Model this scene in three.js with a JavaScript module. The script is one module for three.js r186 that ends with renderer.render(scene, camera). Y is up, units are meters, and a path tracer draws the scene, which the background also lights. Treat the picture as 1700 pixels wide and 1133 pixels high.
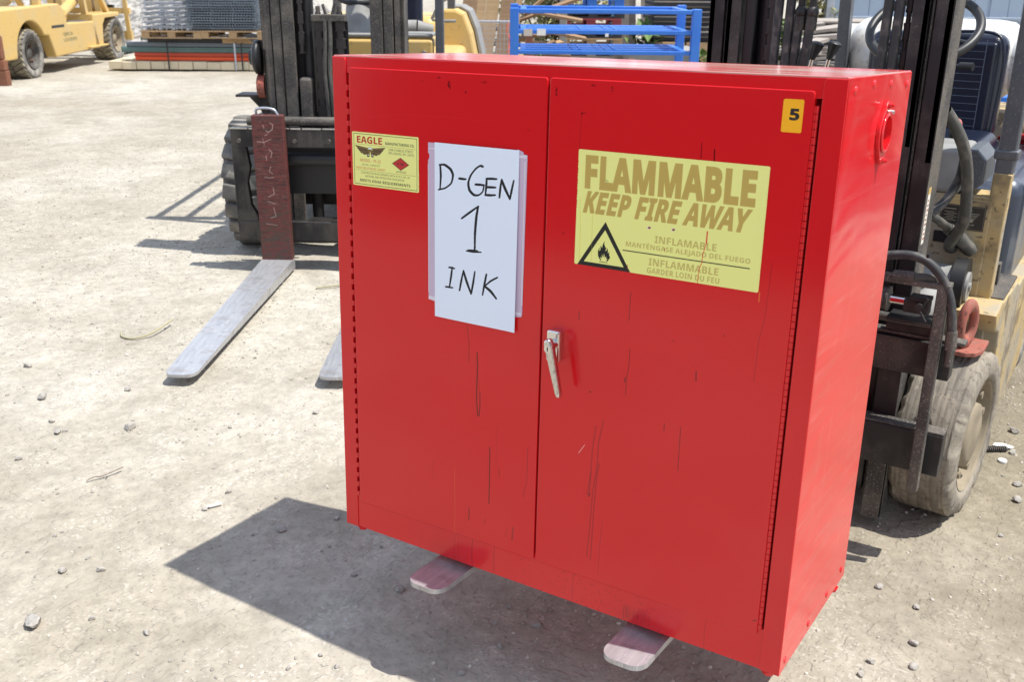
import * as THREE from 'three';
import { RoundedBoxGeometry } from 'three/addons/geometries/RoundedBoxGeometry.js';
import { mergeGeometries } from 'three/addons/utils/BufferGeometryUtils.js';

// ------------------------------------------------------------------ camera, sky, sun, exposure
const scene = new THREE.Scene();
const CAM = new THREE.Vector3(1.506248, 1.541026, 1.609089);
const camera = new THREE.PerspectiveCamera(37.648, 1024 / 683, 0.05, 2000);
camera.position.copy(CAM);
camera.up.set(-0.194096, 0.937747, -0.288022);
camera.lookAt(CAM.x - 0.504681, CAM.y - 0.347224, CAM.z - 0.7904);
camera.focus = 2.35;
camera.userData.fStop = 8.5;
const SUN = new THREE.Vector3(0.372, 0.92, -0.123).normalize();
{
  const w = 512, h = 256, d = new Float32Array(w * h * 4);
  for (let j = 0; j < h; j++) for (let i = 0; i < w; i++) {
    const el = ((j + 0.5) / h - 0.5) * Math.PI, az = ((i + 0.5) / w - 0.5) * 2 * Math.PI;
    const x = Math.cos(el) * Math.cos(az), y = Math.sin(el), z = Math.cos(el) * Math.sin(az);
    const c = x * SUN.x + y * SUN.y + z * SUN.z, t = Math.max(0, y);
    const hz = Math.pow(1 - t, 3.2), glow = 0.16 * Math.exp((c - 1) * 9);
    const o = (j * w + i) * 4;
    d[o] = 0.31 + 0.48 * hz + glow; d[o + 1] = 0.375 + 0.48 * hz + glow; d[o + 2] = 0.52 + 0.44 * hz + glow * 0.9; d[o + 3] = 1;
    if (y < 0) { d[o] = 0.3; d[o + 1] = 0.28; d[o + 2] = 0.25; }
  }
  const t = new THREE.DataTexture(d, w, h, THREE.RGBAFormat, THREE.FloatType);
  t.mapping = THREE.EquirectangularReflectionMapping; t.magFilter = t.minFilter = THREE.LinearFilter; t.needsUpdate = true;
  scene.background = t; scene.environment = t;
}
const sun = new THREE.DirectionalLight(new THREE.Color().setRGB(1, 0.965, 0.9), 3.5);
sun.position.copy(SUN).multiplyScalar(30); sun.castShadow = true;
Object.assign(sun.shadow.camera, { left: -22, right: 22, top: 22, bottom: -22, near: 1, far: 90 });
sun.shadow.mapSize.set(4096, 4096);
scene.add(sun);
const renderer = new THREE.WebGLRenderer({ antialias: true });
renderer.toneMapping = THREE.LinearToneMapping;
renderer.toneMappingExposure = 1.86;
renderer.shadowMap.enabled = true;
renderer.setSize(1024, 683);

// ------------------------------------------------------------------ helpers: noise and textures
function rng(seed) { let a = seed >>> 0; return () => { a = (a + 0x6D2B79F5) | 0; let t = Math.imul(a ^ (a >>> 15), 1 | a); t = (t + Math.imul(t ^ (t >>> 7), 61 | t)) ^ t; return ((t ^ (t >>> 14)) >>> 0) / 4294967296; }; }
function hash(x, y, s) { let h = Math.imul(x, 374761393) + Math.imul(y, 668265263) + Math.imul(s, 1442695041); h = Math.imul(h ^ (h >>> 13), 1274126177); h ^= h >>> 16; return (h >>> 0) / 4294967296; }
const mod = (a, n) => ((a % n) + n) % n;
function vn(x, y, s, p) {                              // value noise, repeating every p cells when p is given
  let xi = Math.floor(x), yi = Math.floor(y); const fx = x - xi, fy = y - yi;
  let x1 = xi + 1, y1 = yi + 1; if (p) { xi = mod(xi, p); yi = mod(yi, p); x1 = mod(x1, p); y1 = mod(y1, p); }
  const a = fx * fx * (3 - 2 * fx), b = fy * fy * (3 - 2 * fy);
  const n0 = hash(xi, yi, s), n1 = hash(x1, yi, s), n2 = hash(xi, y1, s), n3 = hash(x1, y1, s);
  return n0 + (n1 - n0) * a + (n2 - n0) * b + (n0 - n1 - n2 + n3) * a * b;
}
function fbm(u, v, f, oct, s, per = true, gain = 0.5) { let r = 0, a = 1, n = 0; for (let i = 0; i < oct; i++) { r += a * vn(u * f, v * f, s + i * 17, per ? f : 0); n += a; a *= gain; f *= 2; } return r / n; }
const clamp = (x, a = 0, b = 1) => Math.min(b, Math.max(a, x));
const sstep = (a, b, x) => { const t = clamp((x - a) / (b - a)); return t * t * (3 - 2 * t); };
const lerp = (a, b, t) => a + (b - a) * t;
const mix3 = (a, b, t) => [lerp(a[0], b[0], t), lerp(a[1], b[1], t), lerp(a[2], b[2], t)];
const toS = (c) => { c = clamp(c); return Math.round(255 * (c <= 0.0031308 ? c * 12.92 : 1.055 * Math.pow(c, 1 / 2.4) - 0.055)); };
function finish(t, tile) { t.wrapS = t.wrapT = THREE.RepeatWrapping; t.magFilter = THREE.LinearFilter; t.minFilter = THREE.LinearMipmapLinearFilter; t.generateMipmaps = true; t.repeat.set(1 / tile, 1 / tile); t.needsUpdate = true; return t; }
function colTex(size, tile, fn) {
  const d = new Uint8Array(size * size * 4);
  for (let j = 0; j < size; j++) for (let i = 0; i < size; i++) { const c = fn((i + 0.5) / size, (j + 0.5) / size), o = (j * size + i) * 4; d[o] = toS(c[0]); d[o + 1] = toS(c[1]); d[o + 2] = toS(c[2]); d[o + 3] = 255; }
  const t = new THREE.DataTexture(d, size, size); t.colorSpace = THREE.SRGBColorSpace; return finish(t, tile);
}
function valTex(size, tile, fn) {
  const d = new Uint8Array(size * size * 4);
  for (let j = 0; j < size; j++) for (let i = 0; i < size; i++) { const c = Math.round(255 * clamp(fn((i + 0.5) / size, (j + 0.5) / size))), o = (j * size + i) * 4; d[o] = d[o + 1] = d[o + 2] = c; d[o + 3] = 255; }
  return finish(new THREE.DataTexture(d, size, size), tile);
}
// a canvas laid over the rectangle x0..x1, y0..y1 (metres, in the part's own axes)
function canvasTex(x0, x1, y0, y1, pw, draw) {
  const w = x1 - x0, h = y1 - y0, ph = Math.round(pw * h / w), c = document.createElement('canvas'); c.width = pw; c.height = ph;
  const g = c.getContext('2d'); draw(g, pw, ph);
  const t = new THREE.CanvasTexture(c); t.colorSpace = THREE.SRGBColorSpace; t.wrapS = t.wrapT = THREE.RepeatWrapping;
  t.repeat.set(1 / w, 1 / h); t.offset.set(-x0 / w, -y0 / h); return t;
}
function std(o) { return new THREE.MeshStandardMaterial(o); }
const lin = (r, g, b) => new THREE.Color().setRGB(r, g, b);

// ------------------------------------------------------------------ helpers: geometry
const V3 = (x, y, z) => new THREE.Vector3(x, y, z);
const v = (a) => (a.isVector3 ? a : V3(...a));
function box(x0, x1, y0, y1, z0, z1, r = 0) {
  const w = x1 - x0, h = y1 - y0, d = z1 - z0;
  const g = r > 0 ? new RoundedBoxGeometry(w, h, d, 2, Math.min(r, w * 0.49, h * 0.49, d * 0.49)) : new THREE.BoxGeometry(w, h, d);
  return g.translate((x0 + x1) / 2, (y0 + y1) / 2, (z0 + z1) / 2);
}
function bar(p, q, w, h, up = [0, 1, 0], r = 0) {           // square bar from p to q; h lies along up
  p = v(p); q = v(q); const L = p.distanceTo(q), dir = q.clone().sub(p).normalize();
  let u = v(up).clone(); if (Math.abs(u.dot(dir)) > 0.99) u = V3(0, 0, 1);
  const s = u.clone().cross(dir).normalize(), u2 = dir.clone().cross(s);
  const g = r > 0 ? new RoundedBoxGeometry(w, h, L, 2, r) : new THREE.BoxGeometry(w, h, L);
  return g.applyMatrix4(new THREE.Matrix4().makeBasis(s, u2, dir)).translate((p.x + q.x) / 2, (p.y + q.y) / 2, (p.z + q.z) / 2);
}
function rod(p, q, r, r2 = r, seg = 14) {
  p = v(p); q = v(q); const L = p.distanceTo(q), dir = q.clone().sub(p).normalize();
  return new THREE.CylinderGeometry(r2, r, L, seg).applyQuaternion(new THREE.Quaternion().setFromUnitVectors(V3(0, 1, 0), dir)).translate((p.x + q.x) / 2, (p.y + q.y) / 2, (p.z + q.z) / 2);
}
function tube(pts, r, seg = 40, rs = 10) { return new THREE.TubeGeometry(new THREE.CatmullRomCurve3(pts.map(v)), seg, r, rs); }
function latheX(profile, x, y, z, seg = 48) {               // profile [radius, along x]
  return new THREE.LatheGeometry(profile.map(([r, a]) => new THREE.Vector2(r, a)), seg).rotateZ(-Math.PI / 2).translate(x, y, z);
}
function extr(pts, d, bevel = 0, hole) {                    // outline in x, y pushed along z from 0 to d
  const s = new THREE.Shape(pts.map(([x, y]) => new THREE.Vector2(x, y))); if (hole) s.holes.push(hole);
  return new THREE.ExtrudeGeometry(s, { depth: d - 2 * bevel, bevelEnabled: bevel > 0, bevelThickness: bevel, bevelSize: bevel, bevelOffset: -bevel, bevelSegments: 2, curveSegments: 16 }).translate(0, 0, bevel);
}
function rrect(x0, x1, y0, y1, r) { const s = []; for (const [cx, cy, a0] of [[x1 - r, y1 - r, 0], [x0 + r, y1 - r, 1], [x0 + r, y0 + r, 2], [x1 - r, y0 + r, 3]]) for (let k = 0; k <= 5; k++) { const a = (a0 + k / 5) * Math.PI / 2; s.push([cx + r * Math.cos(a), cy + r * Math.sin(a)]); } return s; }
const sideX = (pts, x0, x1, bevel = 0) => extr(pts.map(([z, y]) => [-z, y]), x1 - x0, bevel).rotateY(Math.PI / 2).translate(x0, 0, 0);  // outline in z, y pushed along x
function boxUV(g) {
  const p = g.attributes.position, n = p.count, uv = new Float32Array(n * 2), a = V3(), b = V3(), c = V3();
  for (let i = 0; i < n; i += 3) {
    a.fromBufferAttribute(p, i); b.fromBufferAttribute(p, i + 1); c.fromBufferAttribute(p, i + 2);
    const N = b.clone().sub(a).cross(c.clone().sub(a)), x = Math.abs(N.x), y = Math.abs(N.y), z = Math.abs(N.z);
    [a, b, c].forEach((q, k) => { const o = (i + k) * 2; if (z >= x && z >= y) { uv[o] = q.x; uv[o + 1] = q.y; } else if (x >= y) { uv[o] = q.z; uv[o + 1] = q.y; } else { uv[o] = q.x; uv[o + 1] = q.z; } });
  }
  g.setAttribute('uv', new THREE.BufferAttribute(uv, 2)); return g;
}
function merge(gs) {
  const out = gs.map((g) => { const h = g.index ? g.toNonIndexed() : g; for (const k of Object.keys(h.attributes)) if (k !== 'position' && k !== 'normal') h.deleteAttribute(k); if (!h.attributes.normal) h.computeVertexNormals(); h.clearGroups(); return h; });
  return boxUV(out.length > 1 ? mergeGeometries(out) : out[0]);
}
const taken = {};
function numbered(n) { const k = (taken[n] = (taken[n] ?? -1) + 1); return k ? `${n}_${String(k).padStart(3, '0')}` : n; }
function tag(o, label, category, group) { o.userData.label = label; o.userData.category = category; if (group) o.userData.group = group; return o; }
function thing(name, label, category, base = [0, 0, 0], turn = 0, group) {
  const o = new THREE.Group(); o.name = numbered(name); o.position.set(...base); o.rotation.y = turn; scene.add(o); return tag(o, label, category, group);
}
// part authored in the thing's own axes; off shifts geometry written in world coordinates back to the thing's base
function part(name, gs, m, parent, off) {
  const g = merge(Array.isArray(gs) ? gs : [gs]); if (off) g.translate(-off[0], -off[1], -off[2]);
  const o = new THREE.Mesh(g, m); o.name = name; o.castShadow = o.receiveShadow = true; parent.add(o); return o;
}
function each(name, gs, m, parent, off) { return gs.map((g) => part(name, [g], m, parent, off)); }
function lone(name, label, category, gs, m, base = [0, 0, 0], turn = 0, group) { const o = part(numbered(name), gs, m, scene); o.position.set(...base); o.rotation.y = turn; return tag(o, label, category, group); }
function copy(o, label, base, turn) { const c = o.clone(); c.name = numbered(o.name.replace(/_\d{3}$/, '')); c.userData = { ...o.userData }; if (label) c.userData.label = label; if (base) c.position.set(...base); if (turn !== undefined) c.rotation.y = turn; scene.add(c); return c; }
// the yard behind is laid out on axes turned 32.56 degrees: u to the right, w away
const YAW = 0.56827, RT = [Math.cos(YAW), -Math.sin(YAW)], HD = [-Math.sin(YAW), -Math.cos(YAW)];
const yard = (u, w, y = 0) => [CAM.x + RT[0] * u + HD[0] * w, y, CAM.z + RT[1] * u + HD[1] * w];

// ------------------------------------------------------------------ materials
const M = {};
{
  const dust = (u, vv, s) => fbm(u, vv, 6, 5, s);
  M.red = std({ color: 0xffffff, roughness: 0.15, map: colTex(512, 0.7, (u, w) => { const n = fbm(u, w, 5, 5, 3), k = 0.94 + 0.1 * n; return [0.69 * k, 0.0115 * k, 0.016 * k]; }) });
  const peel = valTex(1024, 0.62, (u, w) => 0.93 * fbm(u, w, 3, 2, 8) + 0.07 * fbm(u, w, 130, 2, 9));
  M.red.bumpMap = peel; M.red.bumpScale = 0.0005;
  // side sheet: oil-canned, with fine arcs rubbed into the paint
  const wave = valTex(1024, 1.2, (u, w) => { const wy = w + 0.03 * Math.sin((u + 0.3) * 6.283 * 1.5); return 0.45 * fbm(u * 0.22, wy, 30, 2, 21, false) + 0.55 * fbm(u * 0.16, wy, 9, 2, 22, false); });
  M.redSide = std({ roughness: 0.15, map: colTex(1024, 1.2, (u, w) => {
    const n = fbm(u, w, 7, 5, 4); let c = [0.66, 0.0125, 0.018]; const k = 0.94 + 0.1 * n; c = c.map((q) => q * k);
    const cx = (u - 0.2) * 1.2, r = Math.hypot(cx * 1.5, w * 1.2 - 0.35), ring = Math.pow(vn(r * 34, 0.5, 77), 9) * sstep(0.35, 0.7, fbm(u, w, 9, 3, 31));
    const sc = Math.pow(fbm(u * 0.6, w * 9, 12, 3, 41, false), 6) * 2.2;
    return mix3(c, [0.62, 0.16, 0.15], clamp(ring * 0.5 + sc * 0.3)); }), bumpMap: wave, bumpScale: 0.0036 });
  M.redLid = std({ roughness: 0.2, map: colTex(1024, 1.2, (u, w) => { const n = fbm(u, w, 6, 6, 51), st = fbm(u * 1.0, w * 6, 5, 4, 52, false); return mix3([0.55, 0.02, 0.025], [0.50, 0.36, 0.30], clamp(0.12 + sstep(0.34, 0.66, 0.55 * n + 0.45 * st) * 0.8)); }) });
  
  M.chrome = std({ color: lin(0.72, 0.71, 0.69), metalness: 1, roughness: 0.16 });
  M.chromeWorn = std({ metalness: 1, roughness: 0.24, map: colTex(256, 0.08, (u, w) => { const k = 0.66 - 0.3 * sstep(0.55, 0.8, fbm(u * 3, w, 9, 4, 15, false)); return [k, k * 0.985, k * 0.96]; }) });
  M.worn = std({ metalness: 0.9, roughness: 0.34, map: colTex(512, 0.2, (u, w) => { const n = fbm(u, w, 14, 5, 5); const k = 0.5 + 0.28 * n; return [k, k * 0.97, k * 0.92]; }), bumpMap: valTex(512, 0.1, (u, w) => fbm(u, w, 20, 4, 6)), bumpScale: 0.0003 });
  // oily mast steel, near black, with dusty flecks
  M.mast = std({ roughness: 0.52, metalness: 0.35, map: colTex(1024, 0.9, (u, w) => { const n = fbm(u, w, 9, 6, 61), st = fbm(u * 8, w * 0.7, 8, 4, 62, false), sp = sstep(0.80, 0.86, vn(u * 330, w * 330, 63, 330)) * sstep(0.45, 0.6, n); const c = mix3([0.020, 0.019, 0.020], [0.075, 0.068, 0.06], clamp(sstep(0.35, 0.8, 0.8 * n + 0.2 * st))); return mix3(c, [0.22, 0.2, 0.17], sp * 0.3); }), bumpMap: valTex(512, 0.3, (u, w) => fbm(u, w, 20, 4, 64)), bumpScale: 0.0005 });
  M.mastDusty = std({ roughness: 0.7, metalness: 0.1, map: colTex(1024, 0.8, (u, w) => { const n = fbm(u, w, 9, 6, 71), f = sstep(0.72, 0.8, vn(u * 280, w * 280, 73, 280)); return mix3(mix3([0.048, 0.044, 0.04], [0.115, 0.10, 0.083], sstep(0.3, 0.75, n)), [0.42, 0.38, 0.32], f * 0.28); }), bumpMap: valTex(512, 0.25, (u, w) => fbm(u, w, 18, 4, 74)), bumpScale: 0.001 });
  M.black = std({ color: lin(0.014, 0.014, 0.015), roughness: 0.45 });
  M.hose = std({ roughness: 0.62, map: colTex(256, 0.2, (u, w) => { const n = fbm(u, w, 8, 5, 81); return mix3([0.028, 0.029, 0.031], [0.11, 0.10, 0.09], sstep(0.4, 0.8, n)); }) });
  M.hoseDusty = std({ roughness: 0.8, map: colTex(256, 0.2, (u, w) => { const n = fbm(u, w, 8, 5, 82); return mix3([0.065, 0.064, 0.058], [0.13, 0.12, 0.10], sstep(0.3, 0.8, n)); }) });
  M.chain = std({ roughness: 0.5, metalness: 0.6, color: lin(0.05, 0.045, 0.042) });
  M.forkSteel = std({ roughness: 0.42, metalness: 0.55, map: colTex(1024, 0.6, (u, w) => { const n = fbm(u, w, 7, 6, 91), st = fbm(u * 7, w * 0.8, 9, 5, 92, false); let c = mix3([0.36, 0.37, 0.40], [0.56, 0.56, 0.56], st); const sc = sstep(0.66, 0.74, fbm(u * 26, w * 1.6, 9, 3, 94, false)), rs = sstep(0.6, 0.8, fbm(u, w, 22, 5, 98)); c = mix3(c, [0.66, 0.66, 0.66], sc * 0.5); return mix3(c, [0.24, 0.19, 0.15], rs * 0.3 + sstep(0.55, 0.85, n) * 0.25); }), bumpMap: valTex(512, 0.25, (u, w) => fbm(u, w, 16, 4, 93)), bumpScale: 0.0006 });
  M.forkRed = std({ roughness: 0.55, metalness: 0.3, map: colTex(1024, 0.5, (u, w) => { const n = fbm(u, w, 8, 6, 95), st = fbm(u * 3, w * 12, 8, 4, 96, false); return mix3(mix3([0.11, 0.012, 0.015], [0.035, 0.028, 0.026], sstep(0.42, 0.6, n)), [0.24, 0.21, 0.19], sstep(0.62, 0.78, st) * 0.6); }) });
  const yel = (s, y1, dirt, amt) => colTex(1024, 1.1, (u, w) => { const n = fbm(u, w, 5, 6, s), g = fbm(u, w, 24, 4, s + 3), sc = sstep(0.70, 0.78, fbm(u, w, 40, 3, s + 5)); let c = mix3(y1, dirt, clamp(sstep(0.5 - amt * 0.35, 0.85 - amt * 0.3, n * 0.75 + g * 0.25) * (0.35 + amt))); return mix3(c, [0.06, 0.045, 0.03], sc * amt * 0.8); });
  M.yellow = std({ roughness: 0.45, map: yel(101, [0.60, 0.40, 0.13], [0.52, 0.40, 0.21], 0.25) });
  M.yellowDirty = std({ roughness: 0.75, map: colTex(1024, 0.9, (u, w) => { const n = fbm(u, w, 4, 6, 111), g = fbm(u, w, 11, 6, 114), st = fbm(u, w, 15, 5, 117); let c = mix3([0.46, 0.33, 0.14], [0.34, 0.29, 0.21], sstep(0.30, 0.56, 0.7 * n + 0.3 * st)); c = mix3(c, [0.13, 0.10, 0.065], sstep(0.54, 0.74, g) * 0.75); return mix3(c, [0.05, 0.04, 0.03], sstep(0.74, 0.8, fbm(u, w, 60, 2, 119)) * 0.6); }), bumpMap: valTex(512, 0.3, (u, w) => fbm(u, w, 14, 5, 116)), bumpScale: 0.0016 });
  M.tyreDusty = std({ roughness: 0.95, map: colTex(1024, 0.7, (u, w) => { const n = fbm(u, w, 8, 6, 121), st = fbm(u * 9, w * 1.2, 7, 4, 122, false); return mix3(mix3([0.27, 0.235, 0.185], [0.135, 0.12, 0.10], sstep(0.48, 0.8, 0.7 * n + 0.3 * st)), [0.10, 0.09, 0.075], sstep(0.62, 0.75, fbm(u, w, 90, 3, 129)) * 0.55); }), bumpMap: valTex(1024, 0.5, (u, w) => 0.5 * fbm(u * 8, w, 8, 4, 123, false) + 0.5 * fbm(u, w, 14, 5, 124)), bumpScale: 0.004 });
  M.tyre = std({ roughness: 0.95, map: colTex(512, 0.6, (u, w) => { const n = fbm(u, w, 8, 5, 126); return mix3([0.14, 0.133, 0.122], [0.30, 0.275, 0.235], sstep(0.35, 0.8, n)); }), bumpMap: valTex(512, 0.4, (u, w) => fbm(u, w, 14, 5, 127)), bumpScale: 0.002 });
  M.tyreTan = std({ roughness: 0.95, map: colTex(512, 0.6, (u, w) => { const n = fbm(u, w, 8, 5, 128); return mix3([0.33, 0.29, 0.21], [0.16, 0.14, 0.11], sstep(0.4, 0.8, n)); }) });
  M.rimDusty = std({ roughness: 0.85, map: colTex(512, 0.5, (u, w) => mix3([0.34, 0.28, 0.19], [0.17, 0.14, 0.1], fbm(u, w, 9, 5, 131))) });
  M.redOxide = std({ roughness: 0.75, map: colTex(512, 0.3, (u, w) => { const n = fbm(u, w, 9, 5, 141), k = sstep(0.7, 0.75, fbm(u, w, 40, 2, 142)); return mix3(mix3([0.36, 0.075, 0.05], [0.27, 0.12, 0.085], n), [0.05, 0.03, 0.025], k * 0.7); }) });
  M.grey = std({ roughness: 0.65, map: colTex(512, 0.5, (u, w) => mix3([0.30, 0.30, 0.29], [0.19, 0.185, 0.17], fbm(u, w, 8, 5, 145))) });
  M.guard = std({ roughness: 0.42, metalness: 0.2, map: colTex(512, 0.4, (u, w) => mix3(mix3([0.075, 0.085, 0.10], [0.12, 0.125, 0.13], fbm(u, w, 8, 5, 147)), [0.25, 0.24, 0.22], sstep(0.74, 0.8, fbm(u, w, 90, 2, 148)) * 0.5)) });
  M.vinyl = std({ roughness: 0.28, color: lin(0.009, 0.013, 0.030), bumpMap: valTex(256, 0.05, (u, w) => fbm(u, w, 24, 3, 151)), bumpScale: 0.0004 });
  M.stitch = std({ roughness: 0.7, color: lin(0.11, 0.13, 0.18) });
  M.hood = std({ roughness: 0.3, metalness: 0.35, map: colTex(512, 0.6, (u, w) => mix3([0.05, 0.062, 0.088], [0.125, 0.14, 0.165], sstep(0.4, 0.75, fbm(u, w, 7, 6, 153)))), bumpMap: valTex(256, 0.8, (u, w) => fbm(u, w, 4, 3, 154)), bumpScale: 0.012 });
  M.tank = std({ roughness: 0.5, map: colTex(1024, 0.9, (u, w) => { const n = fbm(u, w, 6, 6, 157), sc = sstep(0.62, 0.72, fbm(u * 1.5, w, 60, 4, 158, false)); return mix3(mix3([0.66, 0.655, 0.63], [0.50, 0.47, 0.42], sstep(0.36, 0.66, n)), [0.24, 0.2, 0.15], sc * 0.45); }) });
  const wood = (s, a, b) => colTex(512, 0.8, (u, w) => { const g = fbm(u * 1.0, w * 14, 5, 5, s, false), n = fbm(u, w, 6, 4, s + 2); return mix3(a, b, clamp(0.65 * g + 0.5 * n - 0.1)); });
  M.wood = std({ roughness: 0.85, map: wood(161, [0.50, 0.34, 0.18], [0.30, 0.19, 0.10]) });
  M.woodPale = std({ roughness: 0.9, map: wood(165, [0.70, 0.62, 0.45], [0.55, 0.47, 0.32]) });
  M.woodBrown = std({ roughness: 0.85, map: wood(168, [0.36, 0.23, 0.13], [0.20, 0.12, 0.065]) });
  M.woodGrey = std({ roughness: 0.95, map: wood(171, [0.42, 0.37, 0.32], [0.22, 0.19, 0.165]) });
  M.woodBlack = std({ roughness: 0.8, map: wood(174, [0.055, 0.055, 0.06], [0.025, 0.024, 0.026]) });
  M.blue = std({ roughness: 0.38, map: colTex(512, 0.9, (u, w) => { const n = fbm(u, w, 7, 5, 181); return mix3([0.022, 0.15, 0.60], [0.05, 0.21, 0.66], n); }) });
  M.green = std({ roughness: 0.5, map: colTex(256, 0.9, (u, w) => mix3([0.075, 0.16, 0.15], [0.12, 0.20, 0.19], fbm(u, w, 6, 5, 184))) });
  M.orange = std({ roughness: 0.5, color: lin(0.85, 0.11, 0.025) });
  M.heap = std({ roughness: 0.97, map: colTex(512, 1.5, (u, w) => mix3([0.13, 0.122, 0.11], [0.40, 0.375, 0.34], sstep(0.3, 0.68, fbm(u, w, 18, 5, 197, true, 0.7)))) });
  M.orangeDull = std({ roughness: 0.6, color: lin(0.55, 0.085, 0.04) });
  M.beamGrey = std({ roughness: 0.55, color: lin(0.15, 0.18, 0.21) });
  M.galv = std({ roughness: 0.42, metalness: 0.7, color: lin(0.46, 0.49, 0.54) });
  M.concrete = std({ roughness: 0.95, map: colTex(256, 1, (u, w) => mix3([0.34, 0.33, 0.31], [0.24, 0.235, 0.225], fbm(u, w, 8, 5, 187))) });
  M.wallBlue = std({ roughness: 0.6, map: colTex(512, 2, (u, w) => mix3([0.24, 0.31, 0.41], [0.32, 0.39, 0.48], fbm(u, w, 5, 5, 189))) });
  M.rust = std({ roughness: 0.85, map: colTex(256, 0.5, (u, w) => mix3([0.26, 0.10, 0.05], [0.13, 0.055, 0.035], fbm(u, w, 8, 5, 191))) });
  M.white = std({ roughness: 0.6, color: lin(0.78, 0.78, 0.76) });
  M.stone = std({ roughness: 0.95, map: colTex(512, 0.9, (u, w) => mix3([0.27, 0.252, 0.225], [0.42, 0.392, 0.35], fbm(u, w, 9, 6, 193))) });
  M.leaf = std({ roughness: 0.7, color: lin(0.10, 0.17, 0.035), side: THREE.DoubleSide });
  M.leafPale = std({ roughness: 0.8, color: lin(0.28, 0.27, 0.12), side: THREE.DoubleSide });
  M.stem = std({ roughness: 0.9, color: lin(0.16, 0.11, 0.06) });
  M.rope = std({ roughness: 0.8, color: lin(0.36, 0.33, 0.20) });
  M.redWire = std({ roughness: 0.6, color: lin(0.45, 0.03, 0.03) });
}

// ------------------------------------------------------------------ ground: one sheet of packed dirt
const gy = (x, z) => {                                       // relief of the yard
  const far = Math.hypot(x - CAM.x, z - CAM.z);
  const near = 0.010 * (fbm(x, z, 1.3, 3, 301, false) - 0.5) + 0.008 * (fbm(x, z, 9, 3, 305, false, 0.6) - 0.5);
  return near + (far > 7 ? 0.03 * sstep(7, 14, far) * (fbm(x, z, 0.8, 3, 311, false) - 0.5) : 0);
};
{
  const dirt = colTex(2048, 2.9, (u, w) => {
    const n = fbm(u, w, 7, 7, 201, true, 0.62), f = fbm(u, w, 96, 4, 205, true, 0.7), m = fbm(u, w, 22, 5, 207, true, 0.6);
    let c = mix3([0.296, 0.270, 0.219], [0.406, 0.377, 0.316], clamp(0.5 + 1.5 * (n - 0.5) + 0.9 * (m - 0.5)));
    const k = 0.72 + 0.56 * f; c = c.map((q) => q * k);
    const pale = sstep(0.72, 0.82, vn(u * 430, w * 430, 211, 430)) * sstep(0.45, 0.65, m), dark = sstep(0.80, 0.9, vn(u * 380, w * 380, 213, 380)) * sstep(0.42, 0.6, fbm(u, w, 12, 3, 215));
    c = mix3(c, [0.58, 0.55, 0.50], pale * 0.45); return mix3(c, [0.19, 0.165, 0.13], dark * 0.4);
  });
  const bump = valTex(2048, 2.9, (u, w) => 0.45 * fbm(u, w, 60, 5, 221, true, 0.65) + 0.3 * fbm(u, w, 14, 4, 225) + 0.4 * sstep(0.66, 0.86, vn(u * 150, w * 150, 227, 150)) + 0.25 * sstep(0.7, 0.85, vn(u * 320, w * 320, 229, 320)));
  const m = std({ roughness: 0.97, map: dirt, bumpMap: bump, bumpScale: 0.0056, vertexColors: true });
  const rs = [0]; let r = 0.9; while (r < 900) { rs.push(r); r *= r < 9 ? 1.0062 : r < 30 ? 1.02 : 1.2; }
  const az = []; for (let a = -180; a < 180;) { az.push(a * Math.PI / 180); a += a >= -32 && a < 34 ? 0.36 : 3; }
  const nA = az.length, pos = [], col = [], uv = [], idx = [];
  const a0 = Math.atan2(HD[1], HD[0]);
  for (const R of rs) for (const a of az) {
    const x = CAM.x + R * Math.cos(a0 + a), z = CAM.z + R * Math.sin(a0 + a);
    pos.push(x, R > 0.5 && R < 60 ? gy(x, z) : 0, z); uv.push(x, z);
    const big = fbm(x + 34, z + 47.6, 0.45, 4, 331, false), mid = fbm(x, z, 2.1, 4, 337, false);
    const t = clamp(0.5 + 1.35 * (big - 0.5) + 1.0 * (mid - 0.5)), c0 = mix3([0.84, 0.805, 0.755], [1.10, 1.10, 1.11], t), oil = sstep(1.75, 0.75, Math.hypot((x - 1.55) * 1.15, (z + 2.5) * 0.75) + 0.9 * (fbm(x, z, 2.4, 4, 343, false) - 0.5)), c = c0.map((q, i) => q * lerp(1, [0.70, 0.675, 0.62][i], oil)); col.push(...c);   // browner trodden dirt beside the right forklift
  }
  for (let i = 0; i < rs.length - 1; i++) for (let k = 0; k < nA; k++) { const k2 = (k + 1) % nA, a = i * nA + k, b = i * nA + k2, c = a + nA, d = b + nA; if (i > 0) idx.push(a, b, c); idx.push(b, d, c); }
  const g = new THREE.BufferGeometry();
  g.setAttribute('position', new THREE.Float32BufferAttribute(pos, 3)); g.setAttribute('color', new THREE.Float32BufferAttribute(col, 3)); g.setAttribute('uv', new THREE.Float32BufferAttribute(uv, 2)); g.setIndex(idx); g.computeVertexNormals();
  if (g.attributes.normal.getY(nA * 40) < 0) { const q = g.index.array; for (let i = 0; i < q.length; i += 3) { const t = q[i]; q[i] = q[i + 1]; q[i + 1] = t; } g.computeVertexNormals(); }
  const o = new THREE.Mesh(g, m); o.name = 'ground'; o.receiveShadow = true; o.userData.kind = 'structure'; scene.add(o);
}

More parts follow.
